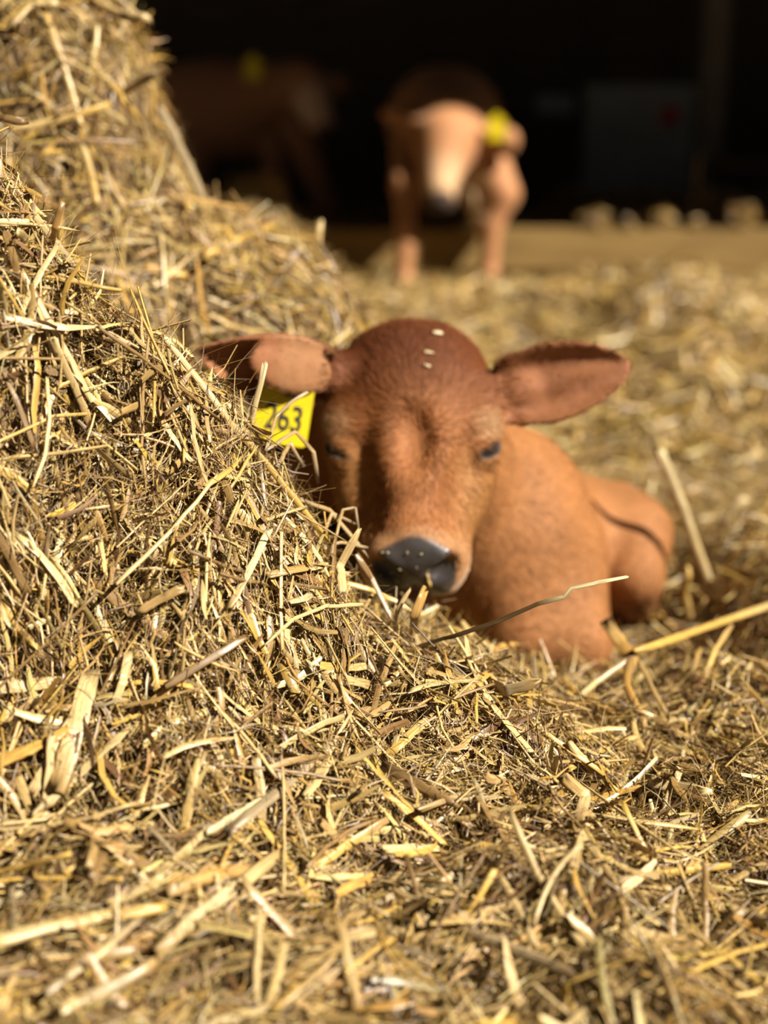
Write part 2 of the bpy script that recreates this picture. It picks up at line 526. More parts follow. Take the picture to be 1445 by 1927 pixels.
def sdf_body(p):
    neck0 = hw(0, -0.085, -0.10)
    d = s_cap(p, neck0, (0.115, 1.90, 0.155), 0.082, 0.112)
    d = smin(d, s_ell(p, P(665, 830, 1.80), (0.09, 0.09, 0.11)), 0.05)                        # near side of the neck
    d = smin(d, s_cap(p, (0.125, 1.94, 0.138), (0.25, 2.20, 0.022), 0.138, 0.125), 0.06)      # ribs
    d = smin(d, s_ell(p, P(975, 1012, 1.93), (0.100, 0.15, 0.145)), 0.05)                    # shoulder
    d = smin(d, s_cap(p, (0.245, 2.15, 0.028), (0.325, 2.34, -0.015), 0.128, 0.105), 0.06)      # loin, rump
    d = smin(d, s_ell(p, P(1175, 1000, 2.16), (0.062, 0.12, 0.068)), 0.05)                   # hip and thigh
    d = smin(d, s_cap(p, P(1212, 1000, 2.12), P(1195, 1090, 2.05), 0.040, 0.036), 0.03)      # folded stifle
    d = smin(d, s_cap(p, P(1195, 1090, 2.05), (0.42, 2.2, -0.14), 0.036, 0.028), 0.03)
    d = smin(d, s_cap(p, (0.16, 1.95, 0.02), (0.30, 2.28, -0.06), 0.115, 0.10), 0.04)          # belly
    # brisket, foreleg folded under the chest, second foreleg beside it
    d = smin(d, s_cap(p, P(960, 1060, 1.86), P(985, 1190, 1.80), 0.085, 0.06), 0.05)
    d = smin(d, s_cap(p, P(1040, 1060, 1.90), P(1080, 1205, 1.795), 0.074, 0.050), 0.04)
    d = smin(d, s_cap(p, P(1080, 1205, 1.795), P(1070, 1255, 1.98), 0.044, 0.03), 0.02)
    d = smin(d, s_cap(p, P(985, 1200, 1.80), P(960, 1260, 1.97), 0.046, 0.03), 0.02)
    return d


def sdf_calf(p):
    p = np.asarray(p, np.float32)
    d = sdf_body(p)
    m = (p[:, 1] < 1.98) & (p[:, 2] > 0.02)
    if m.any():
        d[m] = smin(d[m], sdf_head(p[m]), 0.022)
    return d


V, Q = surface_net(sdf_calf, (-0.27, 1.40, -0.24), (0.56, 2.62, 0.56), 0.0032)
V = relax(V, Q, 1, 0.4)
ear_w = np.zeros(len(V))
for E in (EAR_R, EAR_L):
    r_ = V - E['base']; s_ = r_ @ E['e1'] / E['length']
    ear_w = np.maximum(ear_w, sst(0.05, 0.2, s_) * (s_ < 1.15) * (np.linalg.norm(r_ - np.outer(s_ * E['length'], E['e1']), axis=1) < 0.075))
V = V + ear_w[:, None] * (relax(V, Q, 5, 0.5) - V)


def fur_bump(nt, b, scale, strength, dist):
    tc = nt.nodes.new('ShaderNodeTexCoord')
    nz = nt.nodes.new('ShaderNodeTexNoise'); nz.inputs['Scale'].default_value = scale; nz.inputs['Detail'].default_value = 5
    bp = nt.nodes.new('ShaderNodeBump'); bp.inputs['Strength'].default_value = strength; bp.inputs['Distance'].default_value = dist
    nt.links.new(tc.outputs['Object'], nz.inputs['Vector'])
    nt.links.new(nz.outputs['Fac'], bp.inputs['Height']); nt.links.new(bp.outputs['Normal'], b.inputs['Normal'])
    return nz


def coat_mat(name, attr='col', hair=False):
    m, nt, b = new_mat(name)
    at = nt.nodes.new('ShaderNodeAttribute'); at.attribute_name = attr
    L = nt.links.new
    if hair:
        L(at.outputs['Color'], b.inputs['Base Color'])
        b.inputs['Roughness'].default_value = 0.55
        b.inputs['Specular IOR Level'].default_value = 0.25
    else:
        nz = fur_bump(nt, b, 60, 0.25, 0.004)
        mr = nt.nodes.new('ShaderNodeMapRange'); mr.inputs['To Min'].default_value = 0.75; mr.inputs['To Max'].default_value = 1.25
        mx = nt.nodes.new('ShaderNodeMixRGB'); mx.blend_type = 'MULTIPLY'; mx.inputs['Fac'].default_value = 1
        L(nz.outputs['Fac'], mr.inputs['Value']); L(at.outputs['Color'], mx.inputs['Color1']); L(mr.outputs['Result'], mx.inputs['Color2'])
        L(mx.outputs['Color'], b.inputs['Base Color'])
        ag = nt.nodes.new('ShaderNodeAttribute'); ag.attribute_name = 'suv'       # x: wet skin of the muzzle
        sp = nt.nodes.new('ShaderNodeSeparateXYZ'); L(ag.outputs['Vector'], sp.inputs['Vector'])
        r = nt.nodes.new('ShaderNodeMapRange'); r.inputs['To Min'].default_value = 0.75; r.inputs['To Max'].default_value = 0.36
        L(sp.outputs['X'], r.inputs['Value']); L(r.outputs['Result'], b.inputs['Roughness'])
        b.inputs['Specular IOR Level'].default_value = 0.35
        b.inputs['Sheen Weight'].default_value = 0.15
        b.inputs['Sheen Roughness'].default_value = 0.4
        b.inputs['Sheen Tint'].default_value = (1.0, 0.7, 0.45, 1)
    return m


M_COAT = coat_mat('red_brown_coat')
M_HAIR = coat_mat('red_brown_hair', hair=True)
q = (V - HO) @ HM
ax = np.abs(q[:, 0])
dh = sdf_head(V.astype(np.float32)); db = sdf_body(V.astype(np.float32))
headm = sst(-0.03, 0.03, db - dh)
col = np.tile(np.array([0.285, 0.116, 0.034]), (len(V), 1))
col *= (1 + 0.14 * fbm(V[:, 0] * 12, V[:, 1] * 12 + V[:, 2] * 9, 3))[:, None]
crown = sst(0.03, -0.11, q[:, 1]) * sst(-0.10, -0.03, q[:, 2])
face = blend(np.tile(np.array([0.245, 0.088, 0.022]), (len(V), 1)), (0.130, 0.036, 0.009), crown)
face = blend(face, (0.33, 0.150, 0.044), sst(0.03, 0.07, ax) * sst(0.0, 0.05, q[:, 1]))          # paler cheeks
face = blend(face, (0.38, 0.21, 0.09), 0.7 * sst(-0.08, -0.12, q[:, 2]) * sst(-0.05, 0.05, q[:, 1]))
col = col * (1 - headm[:, None]) + face * headm[:, None]
# pale rings over the eyes
e = np.array(EYE); ne, sd, sn = slit_axes(1)
mq = q.copy(); mq[:, 0] = ax
de = np.linalg.norm((mq - e - np.array([0.0, -0.024, 0.012])) / np.array([1, 1, 1]), axis=1)
col = blend(col, (0.50, 0.32, 0.155), 0.85 * sst(0.032, 0.010, de))
rel = mq - e
a1, a2, a3 = rel @ ne, rel @ sd, rel @ sn
rim = np.sqrt((a2 / 0.0225) ** 2 + (a3 / 0.0088) ** 2)
lidm = sst(1.2, 0.75, rim) * (a1 > 0.004)
col = blend(col, (0.018, 0.014, 0.012), lidm)
# muzzle: pale ring, dark wet nose, pink lower lip
mz = sst(0.106, 0.128, q[:, 1] - 0.25 * (q[:, 2] + 0.06)) * headm
col = blend(col, (0.31, 0.155, 0.062), 0.8 * mz)
col = blend(col, (0.56, 0.41, 0.29), 0.9 * mz * sst(-0.07, -0.095, q[:, 2]))
ny = q[:, 1] - 0.1395 + 0.006 * np.cos(q[:, 0] * 62) + 0.10 * np.clip(-q[:, 2] - 0.07, 0, 1)
nose = sst(0.0, 0.007, ny) * sst(0.0495, 0.0445, ax + 0.55 * np.clip(-q[:, 2] - 0.075, 0, 1)) * sst(-0.113, -0.107, q[:, 2]) * sst(0.0, -0.012, q[:, 2] + 0.004)
nose = nose * (q[:, 1] > 0.11)
col = blend(col, (0.040, 0.034, 0.032), nose)
col = blend(col, (0.45, 0.20, 0.17), (q[:, 1] > 0.10) * sst(-0.108, -0.113, q[:, 2]) * sst(-0.140, -0.132, q[:, 2]) * sst(0.04, 0.03, ax) * (1 - nose) * 0.9)
# ears: pink hollow, dark back
for E in (EAR_R, EAR_L):
    r_ = V - E['base']
    s_, t_, n_ = r_ @ E['e1'] / E['length'], r_ @ E['e2'], r_ @ E['e3']
    near = (s_ > 0.02) & (s_ < 1.1) & (np.abs(t_) < 0.075) & (np.abs(n_) < 0.07)
    nrm = grad(sdf_calf, V[near].astype(np.float32)) @ E['e3']
    mm = np.zeros(len(V)); mm[near] = sst(0.0, 0.4, nrm)
    streak = 0.5 + 0.5 * fbm(s_ * 5 + 2, t_ * 90, 2)
    ew = 0.048 * np.power(np.clip(np.sin(np.pi * (np.clip(s_, 0, 1) * 0.8 + 0.2)), 0, 1), 0.62)
    inner = sst(1.0, 0.6, np.abs(t_) / (ew + 1e-4))
    if E is EAR_L: mm = mm * sst(0.50, 0.62, s_)
    col = blend(col, (0.25, 0.092, 0.030), mm * 0.9)
    col = blend(col, (0.31, 0.125, 0.058), mm * inner * np.clip(streak, 0, 1) * 0.7)
    if E is EAR_L:
        fl = np.zeros(len(V)); fl[near] = sst(0.1, 0.5, nrm); fl *= sst(0.62, 0.45, s_)
        col = blend(col, (0.29, 0.135, 0.055), fl * 0.85)
    mb = np.zeros(len(V)); mb[near] = sst(0.0, -0.4, nrm)
    col = blend(col, (0.26, 0.10, 0.04), mb * 0.8)
col = np.clip(col * 0.86, 0.004, 0.95)
gl = np.zeros((len(V), 3)); gl[:, 0] = nose
CALF = P(1000, 1100, 2.0); CALF[2] = -0.15
calf = empty('calf', CALF)
tag(calf, 'red-brown calf lying in the straw with its chin resting on the heap, eyes nearly shut', 'calf')
body = obj('body', mesh_np('body', V - CALF, Q, mats=[M_COAT], col=col, suv=gl), None, calf)

# eyes
def uv_sphere(name, r, nu=24, nv=14):
    import bmesh
    bm = bmesh.new()
    bmesh.ops.create_uvsphere(bm, u_segments=nu, v_segments=nv, radius=r)
    for f in bm.faces: f.smooth = True
    me = bpy.data.meshes.new(name); bm.to_mesh(me); bm.free()
    return me
M_EYE, _nt, _b = new_mat('dark_eye')
_b.inputs['Base Color'].default_value = (0.012, 0.009, 0.008, 1); _b.inputs['Roughness'].default_value = 0.12
eye_me = uv_sphere('eye', 0.0178); eye_me.materials.append(M_EYE)
for s in (-1, 1):
    o = bpy.data.objects.new('eye', eye_me)
    o.location = hw(s * EYE[0], EYE[1], EYE[2]) - CALF
    link(o, calf)

# fur: hair strands that follow the lie of the coat
def hair_obj(name, root, nrm, flow, length, colr, parent, origin, radius=0.00022, npt=4, lift=0.24):
    n = len(root)
    t = flow - nrm * np.sum(flow * nrm, 1, keepdims=True)
    t = norm(t)
    side = np.cross(nrm, t)
    t = norm(t + side * rng.normal(0, 0.28, (n, 1)))
    lf = np.clip(lift + rng.normal(0, 0.12, (n, 1)), 0.08, 1.2)
    pts = np.zeros((n, npt, 3))
    for k in range(npt):
        u = k / (npt - 1)
        pts[:, k] = root - nrm * 0.0006 + length[:, None] * (t * (u * 0.95) + nrm * lf * (u - 0.55 * u * u))
    hc = bpy.data.hair_curves.new(name)
    hc.add_curves([npt] * n)
    hc.points.foreach_set('position', (pts - origin).astype(np.float32).ravel())
    ra = hc.attributes.get('radius') or hc.attributes.new('radius', 'FLOAT', 'POINT')
    rr = radius * np.array([1.0, 0.9, 0.65, 0.15])[None, :npt] * rng.uniform(0.8, 1.3, (n, 1))
    ra.data.foreach_set('value', rr.astype(np.float32).ravel())
    ca = hc.attributes.new('col', 'FLOAT_COLOR', 'CURVE')
    c4 = np.ones((n, 4), np.float32); c4[:, :3] = colr
    ca.data.foreach_set('color', c4.ravel())
    hc.materials.append(M_HAIR)
    o = bpy.data.objects.new(name, hc)
    link(o, parent)
    return o


wt = (1 - np.clip(nose * 1.2, 0, 1)) * (1 - np.clip(lidm * 1.3, 0, 1)) * (0.55 + 0.45 * headm)
wt *= 1 - 0.72 * ear_w
wt *= (V[:, 2] > -0.06) & (V[:, 1] < 2.45)
cand = rng.choice(len(V), 190000, p=wt / wt.sum())
nr_all = grad(sdf_calf, V[cand].astype(np.float32))
tang = rng.normal(0, 0.0016, (len(cand), 3)); tang -= nr_all * np.sum(tang * nr_all, 1, keepdims=True)
root = V[cand] + tang
whorl = hw(0.006, 0.012, 0.0)
rq = (root - HO) @ HM
hmk = headm[cand][:, None]
flow_head = root - whorl
flow_body = np.tile(np.array([0.35, 0.75, -0.45]), (len(cand), 1))
flow = norm(flow_head) * hmk + flow_body * (1 - hmk)
for E in (EAR_R, EAR_L):
    r_ = root - E['base']; s_ = r_ @ E['e1'] / E['length']
    mk = (s_ > 0.0) & (s_ < 1.15) & (np.linalg.norm(r_ - np.outer(s_ * E['length'], E['e1']), axis=1) < 0.07)
    flow[mk] = E['e1'] + 0.3 * rng.normal(0, 1, (mk.sum(), 3)) * 0.5
cr = crown[cand] * headm[cand] * (1 - ear_w[cand])
ln = (0.0095 + 0.009 * cr) * rng.uniform(0.7, 1.3, len(cand))
ln *= 1 - 0.45 * ear_w[cand]
ln *= 1 - 0.5 * sst(0.09, 0.14, rq[:, 1]) * headm[cand]
hcol = np.clip(col[cand] * rng.uniform(0.85, 1.4, (len(cand), 1)), 0, 0.95)
hair_obj('fur', root, nr_all, flow, ln, hcol, calf, CALF)

# ear tag ----------------------------------------------------------
M_TAG = noise_mat('yellow_tag_plastic', (0.50, 0.38, 0.006), (0.57, 0.45, 0.012), scale=30, rough=0.4, bump=0.05)
M_INK, _nt, _b = new_mat('black_print'); _b.inputs['Base Color'].default_value = (0.02, 0.018, 0.012, 1); _b.inputs['Roughness'].default_value = 0.5


def plate(name, w, h, t, r, seg=5, notch=True):
    pts = []
    for cx, cy, a0 in ((w / 2 - r, h / 2 - r, 0), (-w / 2 + r, h / 2 - r, 90), (-w / 2 + r, -h / 2 + r, 180), (w / 2 - r, -h / 2 + r, 270)):
        for k in range(seg + 1):
            a = math.radians(a0 + 90 * k / seg)
            pts.append((cx + r * math.cos(a), cy + r * math.sin(a)))
    if notch:                                       # shoulders narrowing to the neck that carries the stud
        k0 = seg + 1
        neck = [(-w * 0.2, h / 2), (-w * 0.16, h / 2 + h * 0.2), (w * 0.16, h / 2 + h * 0.2), (w * 0.2, h / 2)]
        pts = pts[:k0] + neck[::-1] + pts[k0:]
    n = len(pts)
    v = [(x, y, t / 2) for x, y in pts] + [(x, y, -t / 2) for x, y in pts]
    f = [list(range(n)), list(range(2 * n - 1, n - 1, -1))] + [[i, n + i, n + (i + 1) % n, (i + 1) % n] for i in range(n)]
    me = bpy.data.meshes.new(name); me.from_pydata(v, [], f); me.update()
    return me


def text_mesh(name, s, size):
    cu = bpy.data.curves.new(name, 'FONT'); cu.body = s; cu.size = size; cu.align_x = 'CENTER'; cu.align_y = 'CENTER'
    cu.extrude = 0.0003; cu.offset = 0.0006
    t = bpy.data.objects.new(name, cu); COL.objects.link(t)
    dg = bpy.context.evaluated_depsgraph_get()
    me = bpy.data.meshes.new_from_object(t.evaluated_get(dg))
    me.name = name
    bpy.data.objects.remove(t); bpy.data.curves.remove(cu)
    me.materials.clear()
    return me


tc_ = P(533, 772, 1.605)
tz = norm([0.10, -0.97, 0.20]); tx = norm(np.array([math.cos(0.16), 0, -math.sin(0.16)]))
tx = norm(tx - tz * (tx @ tz)); ty = np.cross(tz, tx)
TM = Matrix(((tx[0], ty[0], tz[0], tc_[0] - CALF[0]), (tx[1], ty[1], tz[1], tc_[1] - CALF[1]), (tx[2], ty[2], tz[2], tc_[2] - CALF[2]), (0, 0, 0, 1)))
etag = obj('ear_tag', plate('ear_tag', 0.064, 0.078, 0.002, 0.006), M_TAG, calf)
etag.matrix_local = TM
etag['label'] = 'yellow plastic ear tag with black number'
for s, size, x, y, sx in (('263', 0.036, 0.002, -0.010, 0.82), ('688', 0.014, 0.002, 0.021, 1.0)):
    o = obj('tag_number', text_mesh('tag_number', s, size), M_INK, etag, (x, y, 0.0011))
    o.scale = (sx, 1.15, 1)
stud = obj('tag_stud', uv_sphere('tag_stud', 0.007, 14, 8), M_TAG, etag, (0, 0.048, 0.002)); stud.scale = (1, 1, 0.45)

# ------------------------------------------------------------------ calves standing at the back
def simple_calf(name, label, prims, colf, lo, hi, base, group=None, h=0.012):
    def f(p):
        p = np.asarray(p, np.float32)
        d = None
        for pr in prims:
            if pr[0] == 'c': g = s_cap(p, *pr[1:5])
            else: g = s_ell(p, *pr[1:3])
            k = pr[-1]
            d = g if d is None else smin(d, g, k)
        return d
    V_, Q_ = surface_net(f, lo, hi, h)
    V_ = relax(V_, Q_, 1, 0.4)
    c_ = np.clip(colf(V_) * 0.86, 0.004, 0.95)
    root_ = empty(name, base)
    tag(root_, label, 'calf', group)
    b_ = obj('body', mesh_np('body', V_ - base, Q_, mats=[M_COAT], col=c_, suv=np.zeros_like(V_)), None, root_)
    return root_


def pp(px, py, Y): return tuple(P(px, py, Y))


GZ = float(H(0.2, 6.0))
prims = [
    ('e', P(836, 232, 6.60), (0.255, 0.50, 0.25), 0.05),                          # trunk
    ('e', P(848, 262, 6.16), (0.215, 0.20, 0.20), 0.08),                           # chest
    ('c', pp(845, 250, 6.10), pp(838, 275, 5.96), 0.15, 0.115, 0.06),              # neck, poll
    ('c', pp(838, 268, 5.93), pp(828, 350, 5.80), 0.125, 0.066, 0.03),             # face
    ('e', P(828, 375, 5.78), (0.062, 0.06, 0.055), 0.02),                          # muzzle
    ('c', pp(775, 285, 6.10), pp(762, 345, 5.92), 0.085, 0.056, 0.04),             # foreleg
    ('c', pp(762, 345, 5.92), pp(764, 425, 5.84), 0.054, 0.037, 0.02),
    ('c', pp(764, 425, 5.84), (P(762, 480, 5.8)[0], 5.82, GZ + 0.06), 0.038, 0.032, 0.02),
    ('c', (P(762, 480, 5.8)[0], 5.82, GZ + 0.05), (P(760, 480, 5.8)[0], 5.77, GZ + 0.01), 0.036, 0.045, 0.01),
    ('c', pp(905, 285, 6.14), pp(945, 365, 6.04), 0.105, 0.072, 0.04),             # foreleg, elbow out
    ('c', pp(945, 365, 6.04), pp(925, 430, 6.02), 0.068, 0.042, 0.02),
    ('c', pp(885, 335, 6.10), pp(915, 425, 6.04), 0.060, 0.045, 0.02),
    ('c', pp(925, 425, 6.02), (P(922, 480, 6.0)[0], 6.0, GZ + 0.06), 0.042, 0.034, 0.02),
    ('c', (P(922, 480, 6.0)[0], 6.0, GZ + 0.05), (P(922, 480, 6.0)[0], 5.95, GZ + 0.01), 0.038, 0.047, 0.01),
    ('c', pp(785, 300, 6.95), (P(800, 300, 6.9)[0], 6.95, GZ + 0.17), 0.10, 0.045, 0.05),
    ('c', pp(885, 300, 6.95), (P(880, 300, 6.9)[0], 6.95, GZ + 0.17), 0.10, 0.045, 0.05),
    ('c', pp(880, 262, 6.0), pp(955, 262, 5.97), 0.032, 0.045, 0.02),              # ears
    ('e', P(950, 268, 5.97), (0.055, 0.02, 0.062), 0.02),
    ('c', pp(792, 235, 6.0), pp(748, 215, 6.1), 0.032, 0.03, 0.02),
    ('e', P(742, 215, 6.1), (0.06, 0.02, 0.035), 0.02),
    ('c', (P(836, 200, 6.9)[0], 7.08, P(836, 200, 7.0)[2]), (P(838, 300, 7.1)[0], 7.16, 0.35), 0.03, 0.015, 0.02),   # tail
]


def col_stand(V_):
    c = np.tile(np.array([0.37, 0.165, 0.065]), (len(V_), 1))
    mu = P(828, 350, 5.80)
    c = blend(c, (0.52, 0.32, 0.165), sst(0.17, 0.06, np.linalg.norm(V_ - mu, axis=1)))
    c = blend(c, (0.04, 0.022, 0.015), sst(0.075, 0.055, np.linalg.norm(V_ - P(829, 388, 5.74), axis=1)))
    legp = np.linalg.norm((V_ - P(898, 375, 6.05)) / np.array([0.6, 1, 1.3]), axis=1)
    c = blend(c, (0.62, 0.46, 0.28), 0.85 * sst(0.13, 0.07, legp))
    c = blend(c, (0.07, 0.05, 0.035), sst(GZ + 0.055, GZ + 0.045, V_[:, 2]))          # hooves
    return c


b0 = P(840, 490, 6.3); b0[2] = GZ
stand = simple_calf('calf', 'red-brown calf standing with its head lowered in front of the timber kerb', prims, col_stand,
                    (b0[0] - 0.6, 5.55, GZ - 0.05), (b0[0] + 0.6, 7.4, 1.05), b0, h=0.0125)
tg = obj('ear_tag', plate('ear_tag', 0.07, 0.085, 0.004, 0.012), M_TAG, stand, P(934, 243, 5.925) - b0, (math.radians(88), 0, 0))

# the calf deep in the shade, half hidden behind the straw bank
GZ2 = float(H(-0.5, 7.3))
def foot(x, y): return (x, y, float(H(x, y)) + 0.025)


prims2 = [
    ('e', P(420, 205, 7.6), (0.45, 0.24, 0.25), 0.05),
    ('c', pp(490, 180, 7.45), pp(560, 160, 7.15), 0.17, 0.12, 0.06),
    ('c', pp(572, 160, 7.08), pp(605, 235, 6.95), 0.11, 0.065, 0.03),
    ('e', P(608, 243, 6.93), (0.06, 0.06, 0.055), 0.02),
    ('c', pp(520, 140, 7.15), pp(478, 138, 7.10), 0.035, 0.05, 0.03),
    ('c', pp(598, 150, 7.15), pp(640, 160, 7.15), 0.035, 0.045, 0.03),
    ('c', pp(520, 240, 7.5), foot(P(600, 300, 7.3)[0] - 0.22, 7.45), 0.10, 0.04, 0.04),
    ('c', pp(560, 240, 7.3), foot(P(625, 330, 7.2)[0], 7.2), 0.085, 0.04, 0.04),
    ('c', pp(320, 240, 7.7), foot(P(310, 240, 7.7)[0], 7.7), 0.11, 0.04, 0.05),
    ('c', pp(360, 240, 7.5), foot(P(370, 240, 7.5)[0], 7.5), 0.11, 0.04, 0.05),
    ('c', pp(290, 150, 7.7), pp(275, 300, 7.75), 0.035, 0.018, 0.03),
]


def col_back(V_):
    c = np.tile(np.array([0.34, 0.16, 0.075]), (len(V_), 1))
    c = blend(c, (0.62, 0.42, 0.27), sst(0.17, 0.08, np.linalg.norm(V_ - P(600, 205, 6.98), axis=1)))
    c = blend(c, (0.03, 0.02, 0.016), sst(0.065, 0.045, np.linalg.norm(V_ - P(612, 255, 6.9), axis=1)))
    return c


b2 = P(450, 400, 7.4); b2[2] = GZ2
dark = simple_calf('calf', 'dark calf standing in the shade of the barn behind the straw bank', prims2, col_back,
                   (b2[0] - 0.9, 6.6, GZ2 - 0.25), (b2[0] + 0.9, 8.2, 1.3), b2, h=0.014)
obj('ear_tag', plate('ear_tag', 0.08, 0.10, 0.004, 0.012), M_TAG, dark, P(476, 132, 7.052) - b2, (math.radians(88), 0, 0))

# ------------------------------------------------------------------ things in the barn
kc = P(935, 470, 6.2)
kerb = empty('timber_kerb', (0.6, 6.20, -0.28))
tag(kerb, 'low golden-brown timber kerb across the barn behind the standing calf', 'kerb')
obj('beam', box_mesh('beam', (5.6, 0.10, 0.18), 0.012, 2), M_KERB, kerb, (0, 0, 0.377))
KERB_TOP = -0.28 + 0.377 + 0.09
block_me = box_mesh('support_block', (0.16, 0.08, 0.30), 0.008); block_me.materials.append(M_POST)
for dx in (-2.6, -1.5, 0.95, 2.5):
    o = bpy.data.objects.new('support_block', block_me); o.location = (dx, 0.01, 0.15); link(o, kerb)
pc = P(1210, 280, WALL_Y - 0.25)
panel = empty('grey_panel', (pc[0], WALL_Y - 0.056, pc[2] - 0.45))
tag(panel, 'large pale grey board with a red mark against the dark barn wall', 'board')
obj('board', box_mesh('board', (0.80, 0.03, 0.86), 0.008), M_GREY, panel, (0, 0, 0.45))
for dx in (-0.40, 0.40):
    obj('board_edge', box_mesh('board_edge', (0.03, 0.045, 0.88), 0.006), M_POST, panel, (dx, -0.005, 0.45))
rp = P(1266, 218, WALL_Y - 0.2)
obj('red_mark', box_mesh('red_mark', (0.13, 0.012, 0.13), 0.003), M_RED, panel, (rp[0] - pc[0], -0.022, rp[2] - pc[2] + 0.45))
bc = P(1050, 197, WALL_Y - 0.2)
small = obj('wall_sheet', box_mesh('wall_sheet', (0.27, 0.03, 0.13), 0.006), M_BLUEGREY, None, (bc[0], WALL_Y - 0.046, bc[2]))
tag(small, 'small blue-grey sheet fixed to the dark barn wall', 'sheet')
po = P(1335, 200, 8.6)
post = empty('barn_post', (po[0], 8.6, -0.28)); tag(post, 'weathered timber post holding up the barn roof', 'post')
obj('post', box_mesh('post', (0.15, 0.15, 3.55), 0.012, 2), M_POST, post, (0, 0, 1.775))
obj('knee_brace', box_mesh('knee_brace', (0.09, 0.08, 0.9), 0.008), M_POST, post, (0.28, 0, 2.85), (0, math.radians(40), 0))
ra_ = P(1405, 322, 8.0)
rail = obj('wooden_rail', box_mesh('wooden_rail', (1.5, 0.05, 0.11), 0.008), M_RAIL, None, (po[0] + 0.78, 8.5, ra_[2]))
tag(rail, 'brown wooden rail fixed across the weathered post', 'rail')

# ------------------------------------------------------------------ straw
PAL = np.array([[0.84, 0.63, 0.26], [0.74, 0.49, 0.12], [0.58, 0.395, 0.145], [0.35, 0.215, 0.08], [0.45, 0.345, 0.20], [0.90, 0.76, 0.42], [0.20, 0.11, 0.045]]) * np.array([0.57, 0.53, 0.49])
PW_BLADE = np.array([0.40, 0.18, 0.16, 0.11, 0.03, 0.07, 0.05])
PW_SHRED = np.array([0.22, 0.10, 0.24, 0.22, 0.07, 0.03, 0.12])
PW_FAR = np.array([0.30, 0.24, 0.20, 0.13, 0.03, 0.05, 0.05])


def strands(C, T, N, L, W, S, K, wig, colr, flat=0.3, closed=False):
    n = len(C)
    T = norm(T); N = norm(N - T * np.sum(N * T, 1, keepdims=True)); B = np.cross(N, T)
    s = np.linspace(-1, 1, S)
    b1 = rng.normal(0, wig, n); b2 = rng.normal(0, wig, n); c1 = rng.normal(0, wig * 0.6, n); c2 = rng.normal(0, wig * 0.6, n)
    kk = np.where(rng.random(n) < 0.35, rng.normal(0, wig * 2.2, n), 0); k0 = rng.uniform(-0.6, 0.6, n)
    ctr = C[:, None] + T[:, None] * (s[None, :, None] * L[:, None, None] / 2)
    on = (b1[:, None] * (s ** 2 - 0.33) + c1[:, None] * s ** 3) * L[:, None]
    ob = (b2[:, None] * (s ** 2 - 0.33) + c2[:, None] * s ** 3 + kk[:, None] * np.abs(s[None] - k0[:, None])) * L[:, None]
    ctr = ctr + N[:, None] * on[..., None] + B[:, None] * ob[..., None]
    tw = rng.uniform(-1.1, 1.1, n)[:, None] + rng.normal(0, 0.5, n)[:, None] * s[None]
    wd = B[:, None] * np.cos(tw)[..., None] + N[:, None] * np.sin(tw)[..., None]
    up = -B[:, None] * np.sin(tw)[..., None] + N[:, None] * np.cos(tw)[..., None]
    tap = rng.uniform(0.0, 0.8, (n, 1)); te = rng.choice([-1, 1], (n, 1))
    wv = W[:, None] * (1 - tap * np.clip(te * s[None], 0, 1) ** 2) * (1 - 0.25 * s[None] ** 6)
    if closed:
        a = np.arange(K) * 2 * np.pi / K
        ox, oy = 0.5 * np.cos(a), 0.5 * np.sin(a) * flat
    elif K == 3:
        ox, oy = np.array([-0.5, 0, 0.5]), np.array([0, 0.22, 0])
    else:
        ox, oy = np.array([-0.5, 0.5]), np.array([0, 0])
    V_ = ctr[:, :, None] + wv[..., None, None] * (ox[None, None, :, None] * wd[:, :, None] + oy[None, None, :, None] * up[:, :, None])
    base = (np.arange(n) * S * K)[:, None, None]
    i = np.arange(S - 1)[None, :, None]
    if closed:
        j = np.arange(K)[None, None, :]; j2 = (j + 1) % K
    else:
        j = np.arange(K - 1)[None, None, :]; j2 = j + 1
    Q_ = np.stack(np.broadcast_arrays(base + i * K + j, base + i * K + j2, base + (i + 1) * K + j2, base + (i + 1) * K + j), -1).reshape(-1, 4)
    cc = np.broadcast_to(colr[:, None, None], (n, S, K, 3)).reshape(-1, 3)
    rnd = rng.random(n) * 50
    uu = np.broadcast_to((s[None] * L[:, None] / 2 + rnd[:, None])[:, :, None], (n, S, K))
    vv = np.broadcast_to((np.arange(K) / (K - 1))[None, None] + rnd[:, None, None], (n, S, K))
    suv = np.stack([uu, vv, np.broadcast_to(rnd[:, None, None], (n, S, K))], -1).reshape(-1, 3)
    return V_.reshape(-1, 3), Q_, cc, suv


def sample_xy(n, x0, x1, y0, y1, margin=0.22):
    out = []
    tot = 0
    while tot < n:
        m = n * 2
        x = rng.uniform(x0, x1, m); y = rng.uniform(y0, y1, m)
        ok = np.abs(x) < 0.275 * y + margin
        x, y = x[ok], y[ok]
        w = Hn(x, y)[1]
        k = rng.random(len(x)) * 3.0 < np.minimum(w, 3.0)
        out.append(np.stack([x[k], y[k]], 1)); tot += k.sum()
    return np.concatenate(out)[:n]


def pick(n, pw, jit=0.16):
    c = PAL[rng.choice(len(PAL), n, p=pw / pw.sum())]
    return np.clip(c * rng.lognormal(0, jit, (n, 1)) * rng.normal(1, 0.04, (n, 3)), 0.02, 0.92)


